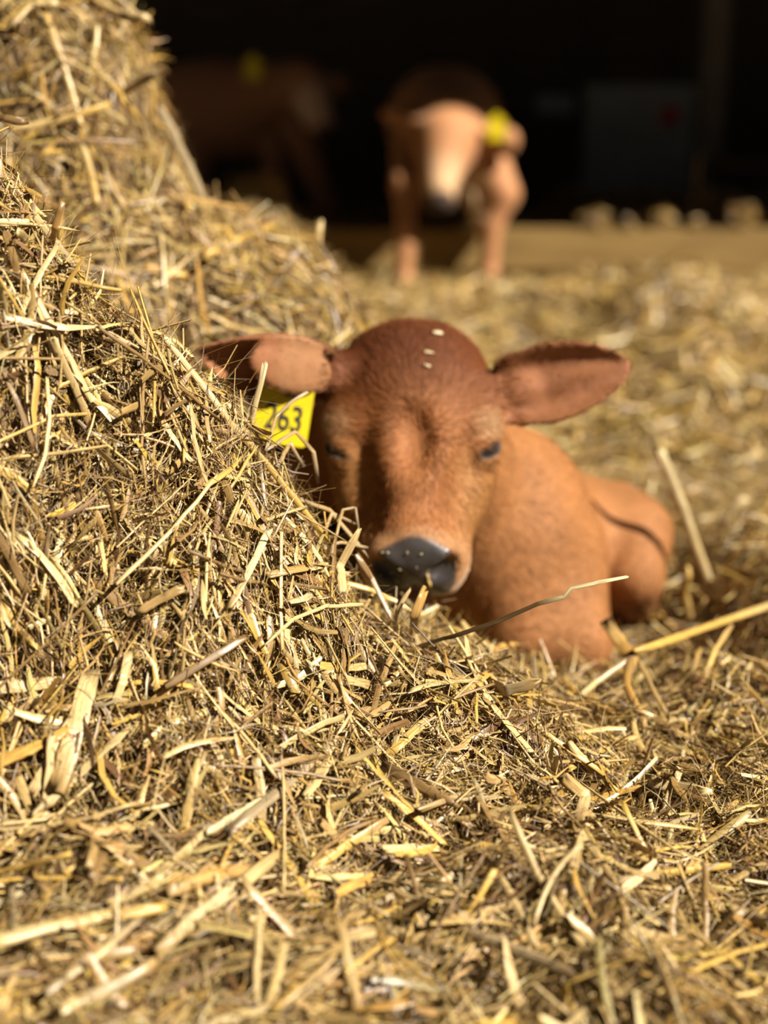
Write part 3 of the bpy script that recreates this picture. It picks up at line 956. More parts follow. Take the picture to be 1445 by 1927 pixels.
def layer(n, box, Lr, Wr, S, K, wig, pw, tilt, depth, closed=False, flat=0.3, coh=0.5, fr=3.0):
    xy = sample_xy(n, *box)
    x, y = xy.T
    nn, _ = Hn(x, y)
    z = H(x, y)
    off = rng.uniform(depth[0], depth[1], n)
    C = np.stack([x, y, z], 1) + nn * off[:, None]
    ang = np.where(rng.random(n) < coh, np.pi * 1.4 * fbm(x * fr + 8, y * fr + 31, 2) + rng.normal(0, 0.35, n), rng.uniform(0, 2 * np.pi, n))
    t1 = norm(np.cross(nn, np.array([0.31, -0.55, 0.78]))); t2 = np.cross(nn, t1)
    T = t1 * np.cos(ang)[:, None] + t2 * np.sin(ang)[:, None]
    # the steep left flank is combed downhill, the litter in front sweeps away to the right
    dn = np.tile(np.array([0.10, -0.15, -1.0]), (n, 1)) + rng.normal(0, 0.30, (n, 3))
    sw = np.tile(np.array([0.80, 0.55, 0.0]), (n, 1)) + rng.normal(0, 0.28, (n, 3))
    r_ = rng.random(n)
    m1 = (x < -0.08) & (y > 1.04) & (y < 1.45) & (r_ < 0.38)
    m2 = (x < 0.12) & (y < 1.02) & (r_ < 0.45)
    T[m1] = dn[m1]; T[m2] = sw[m2]
    T = norm(T - nn * np.sum(T * nn, 1, keepdims=True))
    T = norm(T + nn * rng.normal(0, tilt, n)[:, None])
    L = np.exp(rng.uniform(np.log(Lr[0]), np.log(Lr[1]), n)); W = np.exp(rng.uniform(np.log(Wr[0]), np.log(Wr[1]), n))
    # keep clear of the calf
    dmin = np.full(n, 1.0)
    idx = np.nonzero((y > 1.3) & (y < 2.8) & (np.abs(x - 0.15) < 0.55))[0]
    if len(idx):
        for u in (-0.5, -0.2, 0.1, 0.5):
            p = C[idx] + T[idx] * (L[idx] * u)[:, None]
            dmin[idx] = np.minimum(dmin[idx], sdf_calf(p))
    keep = dmin > 0.003
    # bed of the hollow beside the calf is trodden bare
    bare = np.exp(-((x - 0.38) / 0.10) ** 2 - ((y - 2.0) / 0.16) ** 2)
    bare = np.maximum(bare, 0.8 * np.exp(-((x - 0.21) / 0.058) ** 4 - ((y - 1.21) / 0.045) ** 4))
    keep &= rng.random(n) > bare * 0.9
    C, T, nn, L, W = C[keep], T[keep], nn[keep], L[keep], W[keep]
    colr = pick(len(C), pw)
    v, q_, c, s = strands(C, T, nn, L, W, S, K, wig, colr, flat, closed)
    zn = np.repeat(zone(C[:, 0], C[:, 1]), S * K)
    return v, q_, c, s, zn


A = (-0.62, 0.62, 0.62, 1.55)
Bz = (-0.85, 1.0, 1.45, 3.1)
Cz = (-1.6, 2.4, 2.9, 8.2)
LAYERS = [
    layer(66000, A, (0.014, 0.085), (0.0005, 0.0015), 5, 2, 0.13, PW_SHRED, 0.40, (-0.045, 0.018)),
    layer(22000, A, (0.018, 0.080), (0.0016, 0.0046), 5, 3, 0.05, PW_BLADE, 0.30, (-0.045, 0.014)),
    layer(6500, A, (0.028, 0.085), (0.0042, 0.0085), 5, 3, 0.05, PW_BLADE, 0.22, (-0.025, 0.018)),
    layer(2600, A, (0.05, 0.14), (0.0022, 0.0038), 4, 6, 0.03, PW_BLADE, 0.16, (-0.010, 0.016), True, 0.8),
    layer(20000, A, (0.03, 0.10), (0.0004, 0.0010), 7, 2, 0.28, PW_SHRED, 0.45, (-0.015, 0.012)),
    layer(32000, Bz, (0.02, 0.10), (0.0008, 0.0024), 4, 2, 0.10, PW_SHRED, 0.36, (-0.042, 0.022)),
    layer(26000, Bz, (0.03, 0.13), (0.0025, 0.0065), 4, 3, 0.045, PW_FAR, 0.30, (-0.042, 0.020)),
    layer(34000, Cz, (0.05, 0.20), (0.005, 0.013), 4, 3, 0.05, PW_FAR, 0.38, (-0.045, 0.035)),
]

# the packed straw underneath, one sheet with a skirt down to the floor
gx = np.concatenate([np.linspace(-2.6, -0.75, 28, endpoint=False), np.linspace(-0.75, 0.75, 130, endpoint=False), np.linspace(0.75, 3.2, 40)])
gy = np.concatenate([np.linspace(0.25, 2.6, 190, endpoint=False), np.linspace(2.6, 8.8, 110)])
GX, GY = np.meshgrid(gx, gy, indexing='ij')
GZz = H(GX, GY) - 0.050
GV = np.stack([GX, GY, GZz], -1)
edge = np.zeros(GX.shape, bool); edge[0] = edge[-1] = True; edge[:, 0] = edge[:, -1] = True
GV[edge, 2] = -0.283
ny_ = len(gy)
I, J = np.meshgrid(np.arange(len(gx) - 1), np.arange(ny_ - 1), indexing='ij')
GQ = np.stack([I * ny_ + J, (I + 1) * ny_ + J, (I + 1) * ny_ + J + 1, I * ny_ + J + 1], -1).reshape(-1, 4)
GV = GV.reshape(-1, 3)
gz_zone = zone(GV[:, 0], GV[:, 1])
fz = gz_zone[GQ[:, 0]]
NAMES = [('straw_heap', 'steep heap of loose chopped straw that the lying calf rests its chin on', 'straw heap'),
         ('straw_bank', 'tall bank of loose straw rising behind the tagged ear of the lying calf', 'straw bank'),
         ('straw_bedding', 'straw bedding strewn over the barn floor around and behind the calves', 'bedding')]
for zi, (nm, lb, ct) in enumerate(NAMES):
    vs, qs, cs, ss, ms = [], [], [], [], []
    off = 0
    def push(v, q_, c, s, mi):
        global off
        used = np.zeros(len(v), bool); used[q_.ravel()] = True
        remap = np.cumsum(used) - 1
        vs.append(v[used]); qs.append(remap[q_] + off); cs.append(c[used]); ss.append(s[used]); ms.append(np.full(len(q_), mi))
        off += used.sum()
    g = GQ[fz == zi]
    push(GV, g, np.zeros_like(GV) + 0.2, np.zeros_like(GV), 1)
    for (v, q_, c, s, zn) in LAYERS:
        m = zn[q_[:, 0]] == zi
        if m.any(): push(v, q_[m], c, s, 0)
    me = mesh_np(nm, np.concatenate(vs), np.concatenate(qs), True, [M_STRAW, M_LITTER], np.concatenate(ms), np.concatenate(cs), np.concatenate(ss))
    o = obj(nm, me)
    tag(o, lb, ct, None, 'stuff')

# ------------------------------------------------------------------ single straws that can be picked out
def hit(px, py, lift=0.020, ymax=7.5):
    """where the line of sight meets the straw surface before ymax (or passes closest to it), raised along the normal"""
    ys = np.linspace(0.45, ymax, 2600)
    v = -(py - IH / 2) / FPX
    d = np.array([(px - IW / 2) / FPX, CP + v * SP, -SP + v * CP])
    t = ys / d[1]
    z = CAM_Z + d[2] * t
    gap = z - H(d[0] * t, ys)
    i = int(np.argmax(gap < 0)) if (gap < 0).any() else int(np.argmin(gap))
    p = np.array([d[0] * t[i], ys[i], z[i]])
    n = Hn(np.array([p[0]]), np.array([p[1]]))[0][0]
    if gap[i] > 0: p[2] -= max(0.0, gap[i] - 0.02)
    return p + n * (lift if gap[i] <= 0 else 0.0)


def settle(W3, target=0.014):
    """lower a lying straw along the surface normal until it rests on the highest lumps under it"""
    W3 = np.asarray(W3, float)
    path, _ = smooth_path(W3, 15)
    n, _ = Hn(path[:, 0], path[:, 1])
    gap = np.sort((path[:, 2] - H(path[:, 0], path[:, 1])) * n[:, 2])
    return W3 - norm(n.mean(0)) * max(0.0, gap[1] - target)


def on_floor(px, py):
    """foot of a standing straw: pushed slightly into the surface"""
    p = hit(px, py, -0.006); return (px, py, float(p[1]))


def smooth_path(pts, n):
    pts = np.asarray(pts, float)
    seg = np.concatenate([[0], np.cumsum(np.linalg.norm(np.diff(pts, axis=0), axis=1))])
    u = np.unique(np.concatenate([np.linspace(0, seg[-1], n), seg]))
    return np.stack([np.interp(u, seg, pts[:, k]) for k in range(3)], 1), u


def straw_mesh(name, pts, width, flat, color, facing, seed, split=True):
    r = np.random.default_rng(seed)
    path, u = smooth_path(pts, 9)
    n = len(path)
    path[1:-1] += r.normal(0, 0.00025, (n - 2, 3))
    tan = norm(np.gradient(path, axis=0))
    f = np.asarray(facing, float)
    nn = norm(f - tan * (tan @ f)[:, None])
    bb = np.cross(nn, tan)
    tw = np.cumsum(r.normal(0, 0.10, n)) + r.normal(0, 0.25)
    w_ = bb * np.cos(tw)[:, None] + nn * np.sin(tw)[:, None]
    u_ = -bb * np.sin(tw)[:, None] + nn * np.cos(tw)[:, None]
    K = 10
    a = np.arange(K) * 2 * np.pi / K
    ww = width * (1 + r.normal(0, 0.05, n))
    if r.random() < 0.5: ww[-1] *= r.uniform(0.3, 0.8)
    ridge = 1 + 0.16 * np.cos(a * 5 + r.uniform(0, 6))
    V_ = path[:, None] + ww[:, None, None] * 0.5 * (np.cos(a)[None, :, None] * w_[:, None] + (np.sin(a) * flat * ridge)[None, :, None] * u_[:, None])
    if split:
        V_[0] += tan[0] * (r.uniform(-1.0, 0.6, K) * width * 0.8)[:, None]
        V_[-1] += tan[-1] * (r.uniform(-0.6, 1.0, K) * width * 0.8)[:, None]
    V_ = V_.reshape(-1, 3)
    i = np.arange(n - 1)[:, None]; j = np.arange(K)[None]
    Q_ = np.stack(np.broadcast_arrays(i * K + j, i * K + (j + 1) % K, (i + 1) * K + (j + 1) % K, (i + 1) * K + j), -1).reshape(-1, 4)
    ctr = path.mean(0)
    T1 = np.stack([np.zeros(K - 2, int), np.arange(2, K), np.arange(1, K - 1)], 1)
    T2 = (n - 1) * K + np.stack([np.zeros(K - 2, int), np.arange(1, K - 1), np.arange(2, K)], 1)
    color = np.asarray(color, float)
    if color.ndim == 1: color = np.tile(color, (n, 1))
    else: color = np.stack([np.interp(u / u[-1], np.linspace(0, 1, len(color)), color[:, k]) for k in range(3)], 1)
    cc = np.repeat(color, K, 0)
    rn = r.random() * 40
    suv = np.stack([np.repeat(u + rn, K), np.tile(np.abs((np.arange(K) / K) * 2 - 1) * 2.2 + rn, n), np.full(n * K, rn)], 1)
    me = mesh_np(name, V_ - ctr, [Q_, np.concatenate([T1, T2])], True, [M_STRAW], None, cc, suv)
    return me, ctr


CC = dict(pale=(0.80, 0.61, 0.30), gold=(0.76, 0.50, 0.13), tan=(0.56, 0.38, 0.155), brown=(0.32, 0.20, 0.078), white=(0.88, 0.74, 0.44), grey=(0.47, 0.375, 0.235), orange=(0.70, 0.41, 0.11), dark=(0.11, 0.07, 0.03))
CC = {k: tuple(np.array(v) * np.array([0.65, 0.61, 0.54])) for k, v in CC.items()}
_seed = 100
on_bank = False


def straw(name, pts, w_px, colname, label, flat=0.35, group=None, split=True, bend=False, ymax=None):
    """pts: (px, py[, Y]) measured positions; without Y the point lies on the straw surface"""
    global _seed
    _seed += 1
    if ymax is None: ymax = 1.40 if max(p[0] for p in pts) < 900 and not on_bank else 7.5
    W3 = [P(*p) if len(p) == 3 else hit(p[0], p[1], ymax=ymax) for p in pts]
    if all(len(p) == 2 for p in pts) and not bend:                # lying straws are nearly straight and rest on the bumps below
        W3 = np.array(W3)
        u = np.linspace(0, 1, len(W3))[:, None]
        W3 = 0.35 * W3 + 0.65 * (W3[0] * (1 - u) + W3[-1] * u)
        low = max(0.0, float(np.max(H(W3[:, 0], W3[:, 1]) + 0.012 - W3[:, 2])))
        W3 = settle(W3 + np.array([0, -0.4, 0.6]) * low * 0.8)
    dep = np.mean([(p - np.array([0, 0, CAM_Z])) @ np.array([0, CP, -SP]) for p in W3])
    c = [CC[k] for k in colname] if isinstance(colname, (list, tuple)) else CC[colname]
    if isinstance(colname, (list, tuple)): c = np.array(c)
    face = norm(np.array([0, 0, CAM_Z + 0.3]) - np.mean(W3, 0))
    me, ctr = straw_mesh(name, W3, w_px / FPX * dep, flat, c, face, _seed, split)
    o = obj(name, me, None, None, ctr)
    tag(o, label, 'straw', group)
    return o


S_ = straw
S_('loose_straw', [(285, 665), (345, 745), (402, 812), (470, 890), (520, 955), (582, 1032)], 13, ('pale', 'pale', 'tan', 'gold', 'gold'), 'long golden straw stem running down the heap below the ear tag', 0.5)
S_('loose_straw', [(395, 795), (425, 760), (468, 715), (498, 686, 1.36)], 12, ('pale', 'pale', 'white'), 'pale split stem sticking up in front of the ear tag', 0.5)
S_('flat_straw', [(415, 1150), (438, 1105), (478, 1015)], 15, ('tan', 'white', 'white'), 'whitish flat straw blade standing upright on the heap beside the muzzle', 0.25)
S_('flat_straw', [(612, 1128), (640, 1065, 1.34), (672, 1004, 1.34)], 19, 'pale', 'broad pale straw blade standing up beside the calf\'s nose', 0.2)
S_('flat_straw', [(480, 1100), (540, 1085), (600, 1076, 1.34), (655, 1082, 1.33)], 17, ('tan', 'orange', 'tan'), 'curved orange-tan leaf crossing the upright blade beside the nose', 0.15)
S_('flat_straw', [(515, 1142), (580, 1133), (652, 1124)], 14, 'brown', 'brown straw leaf lying below the curved orange leaf', 0.2)
S_('flat_straw', [(672, 1046, 1.36), (700, 1090, 1.36), (738, 1165, 1.34)], 12, 'brown', 'brown blade leaning against the calf\'s nose', 0.25)
S_('loose_straw', [(640, 1096, 1.345), (690, 1108, 1.35), (730, 1125, 1.36), (775, 1150, 1.36)], 12, ('pale', 'gold', 'pale'), 'golden stem lying under the calf\'s lip', 0.5)
S_('flat_straw', [(768, 1215), (780, 1160, 1.33), (798, 1112, 1.34)], 19, ('orange', 'brown', 'orange'), 'ochre frayed blade upright before the calf\'s chin', 0.25)
S_('loose_straw', [(742, 1180), (748, 1148, 1.35), (770, 1112, 1.36)], 9, ('white', 'white', 'tan'), 'short whitish kinked stem below the calf\'s lip', 0.5)
S_('loose_straw', [(772, 1240), (850, 1198, 1.29), (930, 1172, 1.28), (1010, 1137, 1.28), (1062, 1123, 1.28), (1075, 1107, 1.28), (1128, 1096, 1.28), (1181, 1085, 1.28)], 9.5,
   ['brown'] * 2 + ['dark'] * 9 + ['white'] * 4, 'dark thin stem with a kinked white tip reaching across the calf\'s chest', 0.5)
S_('flat_straw', [(722, 1440), (790, 1380), (850, 1330), (892, 1294)], 20, ('gold', 'pale', 'gold'), 'straight golden blade slanting up the heap below the chin', 0.25)
S_('flat_straw', [(898, 1312), (950, 1300, 1.27), (1012, 1284, 1.27)], 24, ('tan', 'grey', 'tan'), 'wide grey-tan leaf at the crest of the heap below the calf\'s chest', 0.12)
yb = on_floor(1342, 1122)[2]
S_('loose_straw', [(1243, 855, yb - 0.02), (1285, 960, yb - 0.01), (1344, 1126, yb + 0.004)], 19, ('white', 'white', 'pale', 'white'), 'thick white straw stem standing upright beside the lying calf\'s rump', 0.7)
S_('loose_straw', [(1195, 1226, 1.50), on_floor(1480, 1128)], 14, ('gold', 'gold', 'pale'), 'long yellow stem running out of the tuft beside the calf\'s knee', 0.6)
S_('loose_straw', [(1190, 1236, 1.50), (1120, 1285, 1.47), (1055, 1342, 1.42)], 12, ('grey', 'pale', 'grey'), 'grey-yellow stem slanting down from the tuft beside the calf\'s knee', 0.6)
S_('flat_straw', [(1146, 1178, 1.55), (1168, 1210, 1.53), (1188, 1236, 1.502), (1182, 1268, 1.478)], 24, ('tan', 'orange', 'brown'), 'folded tan leaf upright in the tuft beside the calf\'s knee', 0.2)
S_('loose_straw', [(1185, 1236, 1.50), (1178, 1290, 1.46), (1215, 1370, 1.40)], 16, ('brown', 'orange', 'tan'), 'brown stalk standing under the tuft beside the calf\'s knee', 0.5)
S_('loose_straw', [(1200, 1240, 1.50), (1230, 1300, 1.46), (1255, 1345, 1.43)], 9, 'tan', 'thin tan stalk leaning from the tuft beside the calf\'s knee', 0.5)
S_('loose_straw', [(1300, 1335), (1320, 1290, 1.52), (1345, 1225, 1.56), (1375, 1180, 1.6)], 13, ('tan', 'gold', 'tan'), 'golden stem leaning up from the bedding right of the tuft', 0.5)
yb = on_floor(1300, 1172)[2]
S_('loose_straw', [(1295, 1075, yb - 0.01), (1287, 1115, yb), (1300, 1174, yb + 0.004)], 16, ('gold', 'tan'), 'short yellow stalk in the bedding next to the thick white stem', 0.5)
yb = on_floor(1310, 1012)[2]
S_('loose_straw', [(1308, 1014, yb + 0.004), (1350, 975, yb), (1400, 940, yb - 0.01)], 14, ('tan', 'pale', 'white'), 'pale stem leaning behind the thick white stem', 0.5)
S_('flat_straw', [(78, 628), (110, 690), (150, 745), (178, 795)], 15, ('pale', 'pale', 'tan'), 'pale blade near the ridge of the heap', 0.25)
S_('flat_straw', [(30, 540), (70, 600), (130, 690), (165, 760)], 14, ('tan', 'pale', 'pale'), 'tan blade beside a pale one near the ridge of the heap', 0.25)
S_('loose_straw', [(-20, 290), (40, 350), (90, 400), (135, 442)], 14, ('tan', 'pale', 'grey'), 'flat stem lying along the topmost ridge of the heap', 0.4)
S_('loose_straw', [(22, 300), (60, 352), (110, 425)], 13, ('pale', 'gold', 'pale'), 'golden stem along the topmost ridge of the heap', 0.4)
S_('loose_straw', [(-120, 250), (-30, 219, 1.235), (10, 223, 1.22), (44, 229, 1.22)], 14, ('dark', 'brown', 'brown'), 'dark stub poking out above the ridge of the heap', 0.5)
S_('flat_straw', [(95, 470), (103, 430, 1.27), (117, 385, 1.27)], 12, ('tan', 'orange', 'brown'), 'upright brown blade on the ridge of the heap', 0.3)
S_('flat_straw', [(118, 1480), (145, 1390), (178, 1288)], 40, ('tan', 'pale', 'pale'), 'very wide pale straw blade low on the heap', 0.1)
S_('flat_straw', [(68, 1545), (150, 1465), (238, 1385)], 20, ('white', 'pale', 'pale'), 'pale straight blade slanting across the foot of the heap', 0.2)
S_('flat_straw', [(60, 1500), (92, 1450), (135, 1370)], 22, 'pale', 'pale broad blade beside the very wide one', 0.15)
S_('flat_straw', [(-20, 1460), (50, 1428), (112, 1396)], 24, ('orange', 'gold', 'orange'), 'orange-gold blade at the foot of the heap', 0.2)
S_('flat_straw', [(-20, 1278), (50, 1276), (108, 1274)], 26, ('white', 'pale', 'pale'), 'short wide pale blade lying level on the heap', 0.15)
S_('loose_straw', [(-10, 1130), (40, 1180), (80, 1240)], 22, ('gold', 'tan', 'brown'), 'thick tan stem on the flank of the heap', 0.35)
S_('flat_straw', [(220, 1335), (232, 1290), (248, 1245)], 18, 'pale', 'short pale blade upright on the heap above the very wide one', 0.2)
S_('loose_straw', [(-20, 1815), (100, 1775), (200, 1750), (305, 1726)], 24, ('pale', 'pale', 'gold'), 'long pale stem at the foot of the heap beside the banded stalk', 0.5)
S_('loose_straw', [(300, 1800), (360, 1755), (430, 1700), (520, 1635)], 26, ('tan', 'white', 'pale', 'tan'), 'banded pale stalk lying in the loose straw before the heap', 0.5)
S_('loose_straw', [(320, 1700), (385, 1685), (450, 1663)], 26, ('tan', 'orange', 'tan'), 'short tan stalk beside the banded stalk', 0.5)
S_('loose_straw', [(90, 1890), (180, 1820), (250, 1755)], 16, ('grey', 'pale', 'grey'), 'greyish stem slanting through the loose straw before the heap', 0.5)
S_('loose_straw', [(150, 1925), (230, 1870), (290, 1820)], 26, ('pale', 'grey', 'tan'), 'thick greyish stalk at the front of the loose straw', 0.5)
S_('loose_straw', [(420, 1585), (500, 1530), (580, 1440), (655, 1352)], 24, ('grey', 'grey', 'tan'), 'long dull grey-brown stalk slanting across the heap', 0.4)
S_('loose_straw', [(385, 1600), (430, 1560), (470, 1520)], 14, 'white', 'white short stem by the dull grey-brown stalk', 0.5)
S_('flat_straw', [(585, 1640), (650, 1600), (720, 1570)], 18, ('gold', 'gold', 'tan'), 'golden blade in the loose straw before the heap', 0.3)
S_('flat_straw', [(578, 1510), (590, 1470), (603, 1440)], 20, 'pale', 'short pale blade upright by the dull grey-brown stalk', 0.2)
S_('flat_straw', [(575, 1285), (615, 1298), (662, 1306)], 24, ('white', 'pale', 'tan'), 'short broad whitish flake below the chin of the calf', 0.15)
S_('flat_straw', [(590, 1282), (625, 1275), (660, 1262)], 15, ('gold', 'pale'), 'golden flake lying on the broad whitish flake', 0.2)
S_('loose_straw', [(705, 1218), (712, 1232), (722, 1244)], 13, ('gold', 'white'), 'tiny golden stub below the calf\'s chin', 0.6)
S_('flat_straw', [(697, 1470), (770, 1500), (868, 1532)], 22, ('dark', 'brown', 'brown'), 'dark brown stalk lying over the front of the heap', 0.4)
S_('flat_straw', [(700, 1385), (715, 1330), (735, 1250)], 12, ('brown', 'brown', 'tan'), 'slender brown leaf hanging below the chin', 0.3)
S_('flat_straw', [(1062, 1465, 1.12), (1072, 1520), (1085, 1590)], 24, ('tan', 'pale', 'tan'), 'upright tan blade in the loose straw right of the heap', 0.2)
S_('loose_straw', [(1058, 1440), (1120, 1420), (1188, 1404)], 13, ('gold', 'gold', 'pale'), 'golden stem lying by the dark hollow', 0.5)
S_('loose_straw', [(770, 1560), (860, 1520), (980, 1448), (1065, 1440)], 11, ('tan', 'grey', 'tan'), 'long grey-tan stem lying over the crest of the heap', 0.5)
S_('loose_straw', [(1000, 1550), (1100, 1570), (1200, 1580), (1308, 1588)], 10, ('gold', 'pale', 'gold'), 'long thin golden stem below the dark hollow', 0.5)
S_('flat_straw', [(1235, 1480), (1270, 1500), (1325, 1520)], 24, ('white', 'pale', 'pale'), 'broad whitish leaf flake near the dark hollow', 0.12)
S_('flat_straw', [(1268, 1440, 1.17), (1276, 1480), (1285, 1540)], 18, ('pale', 'white', 'tan'), 'pale flake standing across the broad whitish leaf', 0.2)
S_('loose_straw', [(1130, 1684), (1230, 1674), (1362, 1666)], 15, ('grey', 'gold', 'gold'), 'straight yellow stem with a cut end in the loose straw', 0.6)
S_('loose_straw', [(1056, 1730), (1070, 1660), (1091, 1606), (1122, 1690), (1140, 1745), (1175, 1825)], 16, ('tan', 'pale', 'tan', 'tan'), 'bent tan stem folded over in the loose straw', 0.5, bend=True)
S_('loose_straw', [(1326, 1630, 1.0), (1326, 1700, 0.99), (1322, 1805)], 14, ('tan', 'brown', 'tan'), 'upright brown stalk behind the straight yellow stem', 0.5)
S_('loose_straw', [(1335, 1735), (1390, 1745), (1470, 1760)], 22, ('tan', 'grey', 'pale'), 'thick greyish stalk lying below the straight yellow stem', 0.5)
S_('flat_straw', [(1185, 1790), (1260, 1800), (1335, 1815)], 24, ('pale', 'tan', 'tan'), 'broad tan blade in the loose straw under the upright brown stalk', 0.25)
S_('loose_straw', [(1330, 1815), (1360, 1870), (1385, 1930)], 16, ('gold', 'tan'), 'golden stalk at the front of the loose straw', 0.5)
S_('loose_straw', [(750, 1720), (900, 1790), (1050, 1850), (1200, 1900)], 22, ('tan', 'grey', 'brown'), 'long dull stalk lying across the front of the loose straw', 0.45)
S_('loose_straw', [(640, 1930), (640, 1850), (650, 1770)], 22, ('tan', 'pale', 'tan'), 'blurred tan stalk standing at the very front', 0.45)
S_('loose_straw', [(540, 1930), (570, 1880), (610, 1820)], 20, ('gold', 'tan'), 'golden stalk leaning at the very front', 0.45)
# out-of-focus ones on the bank and at the back
on_bank = True
for i, (pts, w, c, lb) in enumerate([
    ([(45, 258), (110, 240), (185, 212)], 15, ('pale', 'gold'), 'golden stem on the straw bank'),
    ([(85, 30), (60, 0), (30, 62)], 14, ('pale', 'pale'), 'pale stem at the top of the straw bank'),
    ([(75, 0), (105, 100), (140, 190), (165, 270)], 13, ('gold', 'pale', 'gold'), 'long upright yellow stem on the straw bank'),
    ([(165, 275), (195, 340), (220, 405)], 12, ('gold', 'tan'), 'tan stem hanging on the straw bank'),
    ([(170, 400), (172, 350), (168, 300)], 14, ('gold', 'pale'), 'upright golden stem on the straw bank'),
    ([(260, 508), (300, 515), (340, 522)], 15, ('orange', 'gold'), 'orange stem at the foot of the straw bank'),
    ([(380, 500), (440, 475), (515, 455)], 14, ('gold', 'gold'), 'curved golden stem on the lower straw bank'),
    ([(165, 22), (235, 32, 2.0), (276, 34, 1.99)], 17, ('tan', 'pale'), 'pale stub jutting from the top of the straw bank'),
    ([(228, 176, 2.02), (258, 158, 2.0), (290, 140, 1.98)], 16, ('pale', 'grey'), 'grey stub jutting from the side of the straw bank'),
    ([(170, 115, 2.0), (215, 165, 2.0), (262, 226, 2.02)], 12, ('gold', 'gold'), 'yellow stem along the edge of the straw bank'),
    ([(300, 205, 2.2), (325, 250, 2.18), (378, 335)], 18, ('grey', 'grey'), 'grey-green stalk sticking up behind the straw bank'),
    ([(588, 505), (598, 455, 2.13), (602, 420, 2.13)], 14, ('gold', 'pale'), 'short golden stub on the low end of the straw bank'),
    ([(370, 625), (400, 623), (428, 622)], 10, ('white', 'pale'), 'short pale stem lying above the tagged ear'),
]):
    S_('loose_straw', pts, w, c, lb, 0.55)
for i, (px, py, y) in enumerate([(1315, 292, 6.42), (1336, 352, 6.40), (1303, 372, 6.38)]):
    fx = P(px, 400, y)[0]; fz_ = float(H(fx, y)) - 0.01
    fy_ = 400 + (P(px, 400, y)[2] - fz_) / (P(px, 400, y)[2] - P(px, 420, y)[2]) * 20
    S_('loose_straw', [(px, fy_, y), (px - 6, (py + fy_) / 2, y), (px, py, y)], 4.5, ('brown', 'tan'), 'thin tan stalk standing up from the straw before the barn post', 0.6, 'stalks standing before the barn post')
for i, (px, rx, rz, ln) in enumerate([(1120, 0.048, 0.042, 0.07), (1245, 0.042, 0.042, 0.07), (1395, 0.060, 0.055, 0.08), (1310, 0.018, 0.022, 0.045), (1185, 0.016, 0.020, 0.045)]):
    c0 = np.array([P(px, 410, 6.19)[0], 6.19, KERB_TOP + rz * 0.95])
    n = 130
    C = norm(rng.normal(0, 1, (n, 3))) * rng.random((n, 1)) ** 0.4 * np.array([rx, 0.03, rz]) + c0
    T = norm(rng.normal(0, 1, (n, 3)) * np.array([1, 0.5, 0.3]))
    v, q_, c, s_ = strands(C, T, norm(rng.normal(0, 1, (n, 3)) + np.array([0, -0.5, 1.0])), rng.uniform(0.55, 1.0, n) * ln, rng.uniform(0.005, 0.010, n), 4, 3, 0.06, pick(n, PW_FAR))
    v[:, 2] = np.maximum(v[:, 2], KERB_TOP - 0.002)
    o = obj('straw_wad', mesh_np('straw_wad', v - c0, q_, True, [M_STRAW], None, c, s_), None, None, c0)
    tag(o, 'sunlit wad of straw lying on the timber kerb', 'straw', 'wads of straw on the timber kerb')

# curly dry grass between the heap and the cheek
on_bank = False
for k, (pts, w) in enumerate([([(500, 800), (555, 812, 1.40), (590, 850, 1.42), (598, 905, 1.42)], 8), ([(500, 802), (520, 783, 1.40), (548, 757, 1.41), (578, 738, 1.42)], 7), ([(520, 815), (545, 835, 1.40), (570, 875, 1.40)], 8),
                              ([(618, 1005), (645, 960, 1.40), (668, 956, 1.41), (676, 1000, 1.4)], 5), ([(560, 900), (620, 960, 1.40), (690, 1045, 1.40)], 9), ([(600, 1000), (625, 965, 1.40), (668, 985, 1.41)], 6),
                              ([(596, 1040), (640, 1020, 1.38), (690, 1030, 1.40)], 6)]):
    S_('dry_grass', pts, w, ('grey', 'tan', 'grey'), 'thin curling grey stalk hanging over the edge of the heap at the calf\'s cheek', 0.6, 'curling stalks at the calf\'s cheek')

# flakes of chaff lying on the calf
def flake(px, py, w, h, ang, c, label, group=None):
    ys = np.linspace(1.4, 1.9, 1500)
    pts = np.stack([P(px, py, y) for y in ys[::3]])
    d = sdf_calf(pts)
    i = int(np.argmax(d < 0.001)) if (d < 0.001).any() else 0
    p = pts[i]
    n = grad(sdf_calf, p[None].astype(np.float32))[0]
    dr = norm(np.array([math.cos(ang), 0, -math.sin(ang)])); dr = norm(dr - n * (dr @ n))
    hl = w / FPX * 1.62 / 2
    global _seed; _seed += 1
    q0 = p + n * (0.0025 if py < 900 else 0.0008)
    me, ctr = straw_mesh('chaff_flake', [q0 - dr * hl, q0 + n * 0.0005, q0 + dr * hl], h / FPX * 1.62, 0.35, np.array(CC[c]), n, _seed)
    o = obj('chaff_flake', me, None, None, ctr); tag(o, label, 'chaff', group)


flake(822, 629, 20, 8, -0.3, 'white', 'larger pale chaff flake on the crown of the lying calf')
flake(804, 665, 14, 7, 0.0, 'white', 'small white chaff flake on the forehead of the lying calf')
flake(803, 690, 9, 5, 0.6, 'white', 'tiny white chaff flake under the small one on the forehead')
flake(804, 1084, 17, 8, 0.5, 'pale', 'yellow chaff flake by the calf\'s nostril')
flake(808, 1096, 13, 6, 1.2, 'gold', 'golden chaff crumb under the yellow flake by the nostril')
for px, py in [(737, 1078), (716, 1084), (770, 1100), (752, 1071), (792, 1043), (720, 1040), (730, 1040), (767, 1040), (784, 1068), (747, 1094)]:
    flake(px, py, 4, 2.5, px * 1.3, 'white', 'tiny speck of chaff sticking to the calf\'s dark nose', 'chaff specks on the nose')

# many more loose single straws, look-alikes on the heap and in front of it
ADJ = dict(pale='pale yellow', gold='golden', tan='tan', white='whitish', brown='brown', grey='greyish')


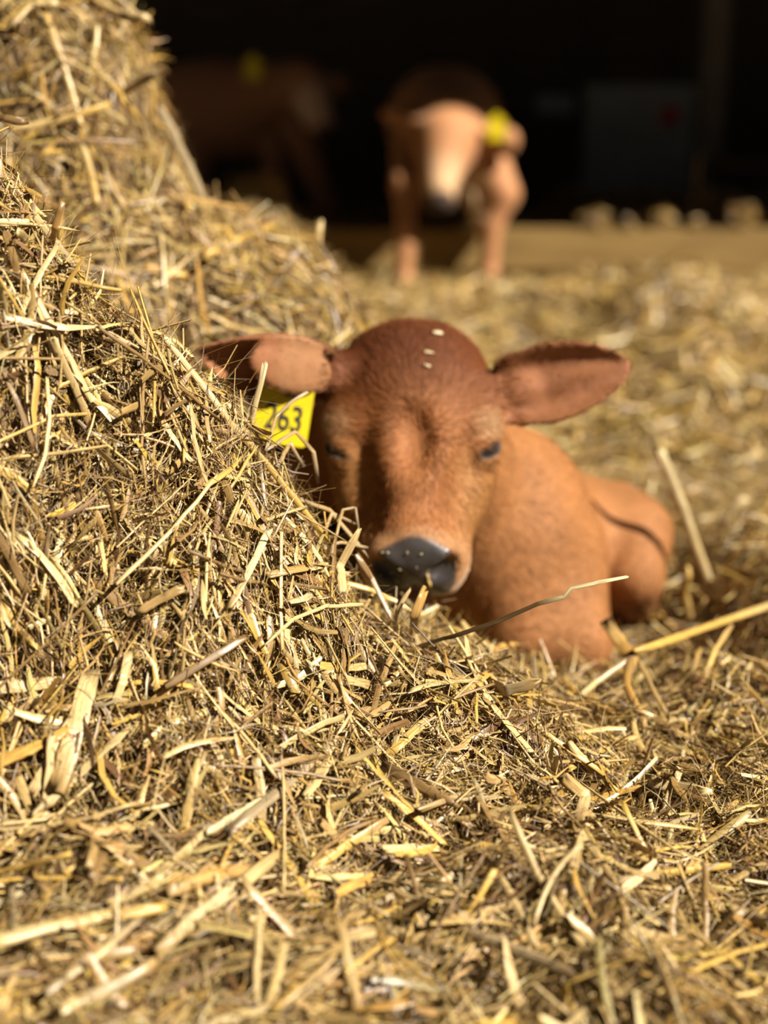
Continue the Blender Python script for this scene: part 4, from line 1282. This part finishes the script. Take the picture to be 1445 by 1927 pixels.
def scatter(n, box, name, label, group, Lr, Wr, flat, keys, lift, cond, tilt=0.10):
    cnt = 0
    while cnt < n:
        xy = sample_xy(1, *box, margin=0.02)[0]
        x, y = xy
        if not cond(x, y): continue
        nn = Hn(np.array([x]), np.array([y]))[0][0]
        a = rng.uniform(0, 2 * np.pi)
        t1 = norm(np.cross(nn, [0.3, -0.5, 0.8])); t2 = np.cross(nn, t1)
        T = norm(t1 * math.cos(a) + t2 * math.sin(a) + nn * rng.normal(0, tilt))
        L = rng.uniform(*Lr); W = rng.uniform(*Wr)
        c = np.array([x, y, float(H(x, y))]) + nn * rng.uniform(*lift)
        bend = nn * rng.normal(0, 0.02) * L + np.cross(nn, T) * rng.normal(0, 0.04) * L
        pts = np.array([c - T * L / 2, c - T * L * 0.15 + bend, c + T * L * 0.2 + bend, c + T * L / 2])
        pts = settle(pts, 0.016)
        if y > 1.3 and sdf_calf(pts).min() < 0.006: continue
        k1, k2 = rng.choice(len(keys), 2)
        k2 = k1
        cl = np.array([CC[keys[k1]], CC[keys[k2]]]) * rng.lognormal(0, 0.12)
        adj = ADJ[keys[k1]]
        me, ctr = straw_mesh(name, pts, W, flat, np.clip(cl, 0, 0.92), nn, int(rng.integers(1e9)))
        o = obj(name, me, None, None, ctr)
        tag(o, label % adj, 'straw', group % adj)
        cnt += 1


scatter(75, (-0.5, 0.3, 0.95, 1.32), 'flat_straw', 'loose %s flat straw blade lying among others on the heap', 'loose %s flat blades on the heap', (0.04, 0.10), (0.004, 0.0085), 0.18, ['pale', 'pale', 'gold', 'tan', 'brown'], (0.010, 0.022), lambda x, y: x < 0.12)
scatter(45, (-0.5, 0.3, 0.95, 1.32), 'loose_straw', 'loose %s slender straw stem lying among others on the heap', 'loose %s slender stems on the heap', (0.07, 0.16), (0.0022, 0.0042), 0.7, ['pale', 'gold', 'tan', 'brown'], (0.012, 0.024), lambda x, y: x < 0.12)
scatter(40, (-0.35, 0.45, 0.70, 1.0), 'loose_straw', 'loose %s straw stalk in the litter before the heap', 'loose %s stalks before the heap', (0.06, 0.15), (0.003, 0.006), 0.5, ['pale', 'tan', 'grey', 'brown', 'gold'], (0.010, 0.024), lambda x, y: True)
scatter(45, (0.08, 0.5, 1.0, 1.45), 'flat_straw', 'loose %s straw blade around the dark hollow beside the heap', 'loose %s blades by the dark hollow', (0.04, 0.11), (0.003, 0.007), 0.2, ['pale', 'tan', 'white', 'brown', 'gold'], (0.008, 0.020), lambda x, y: x > 0.12)
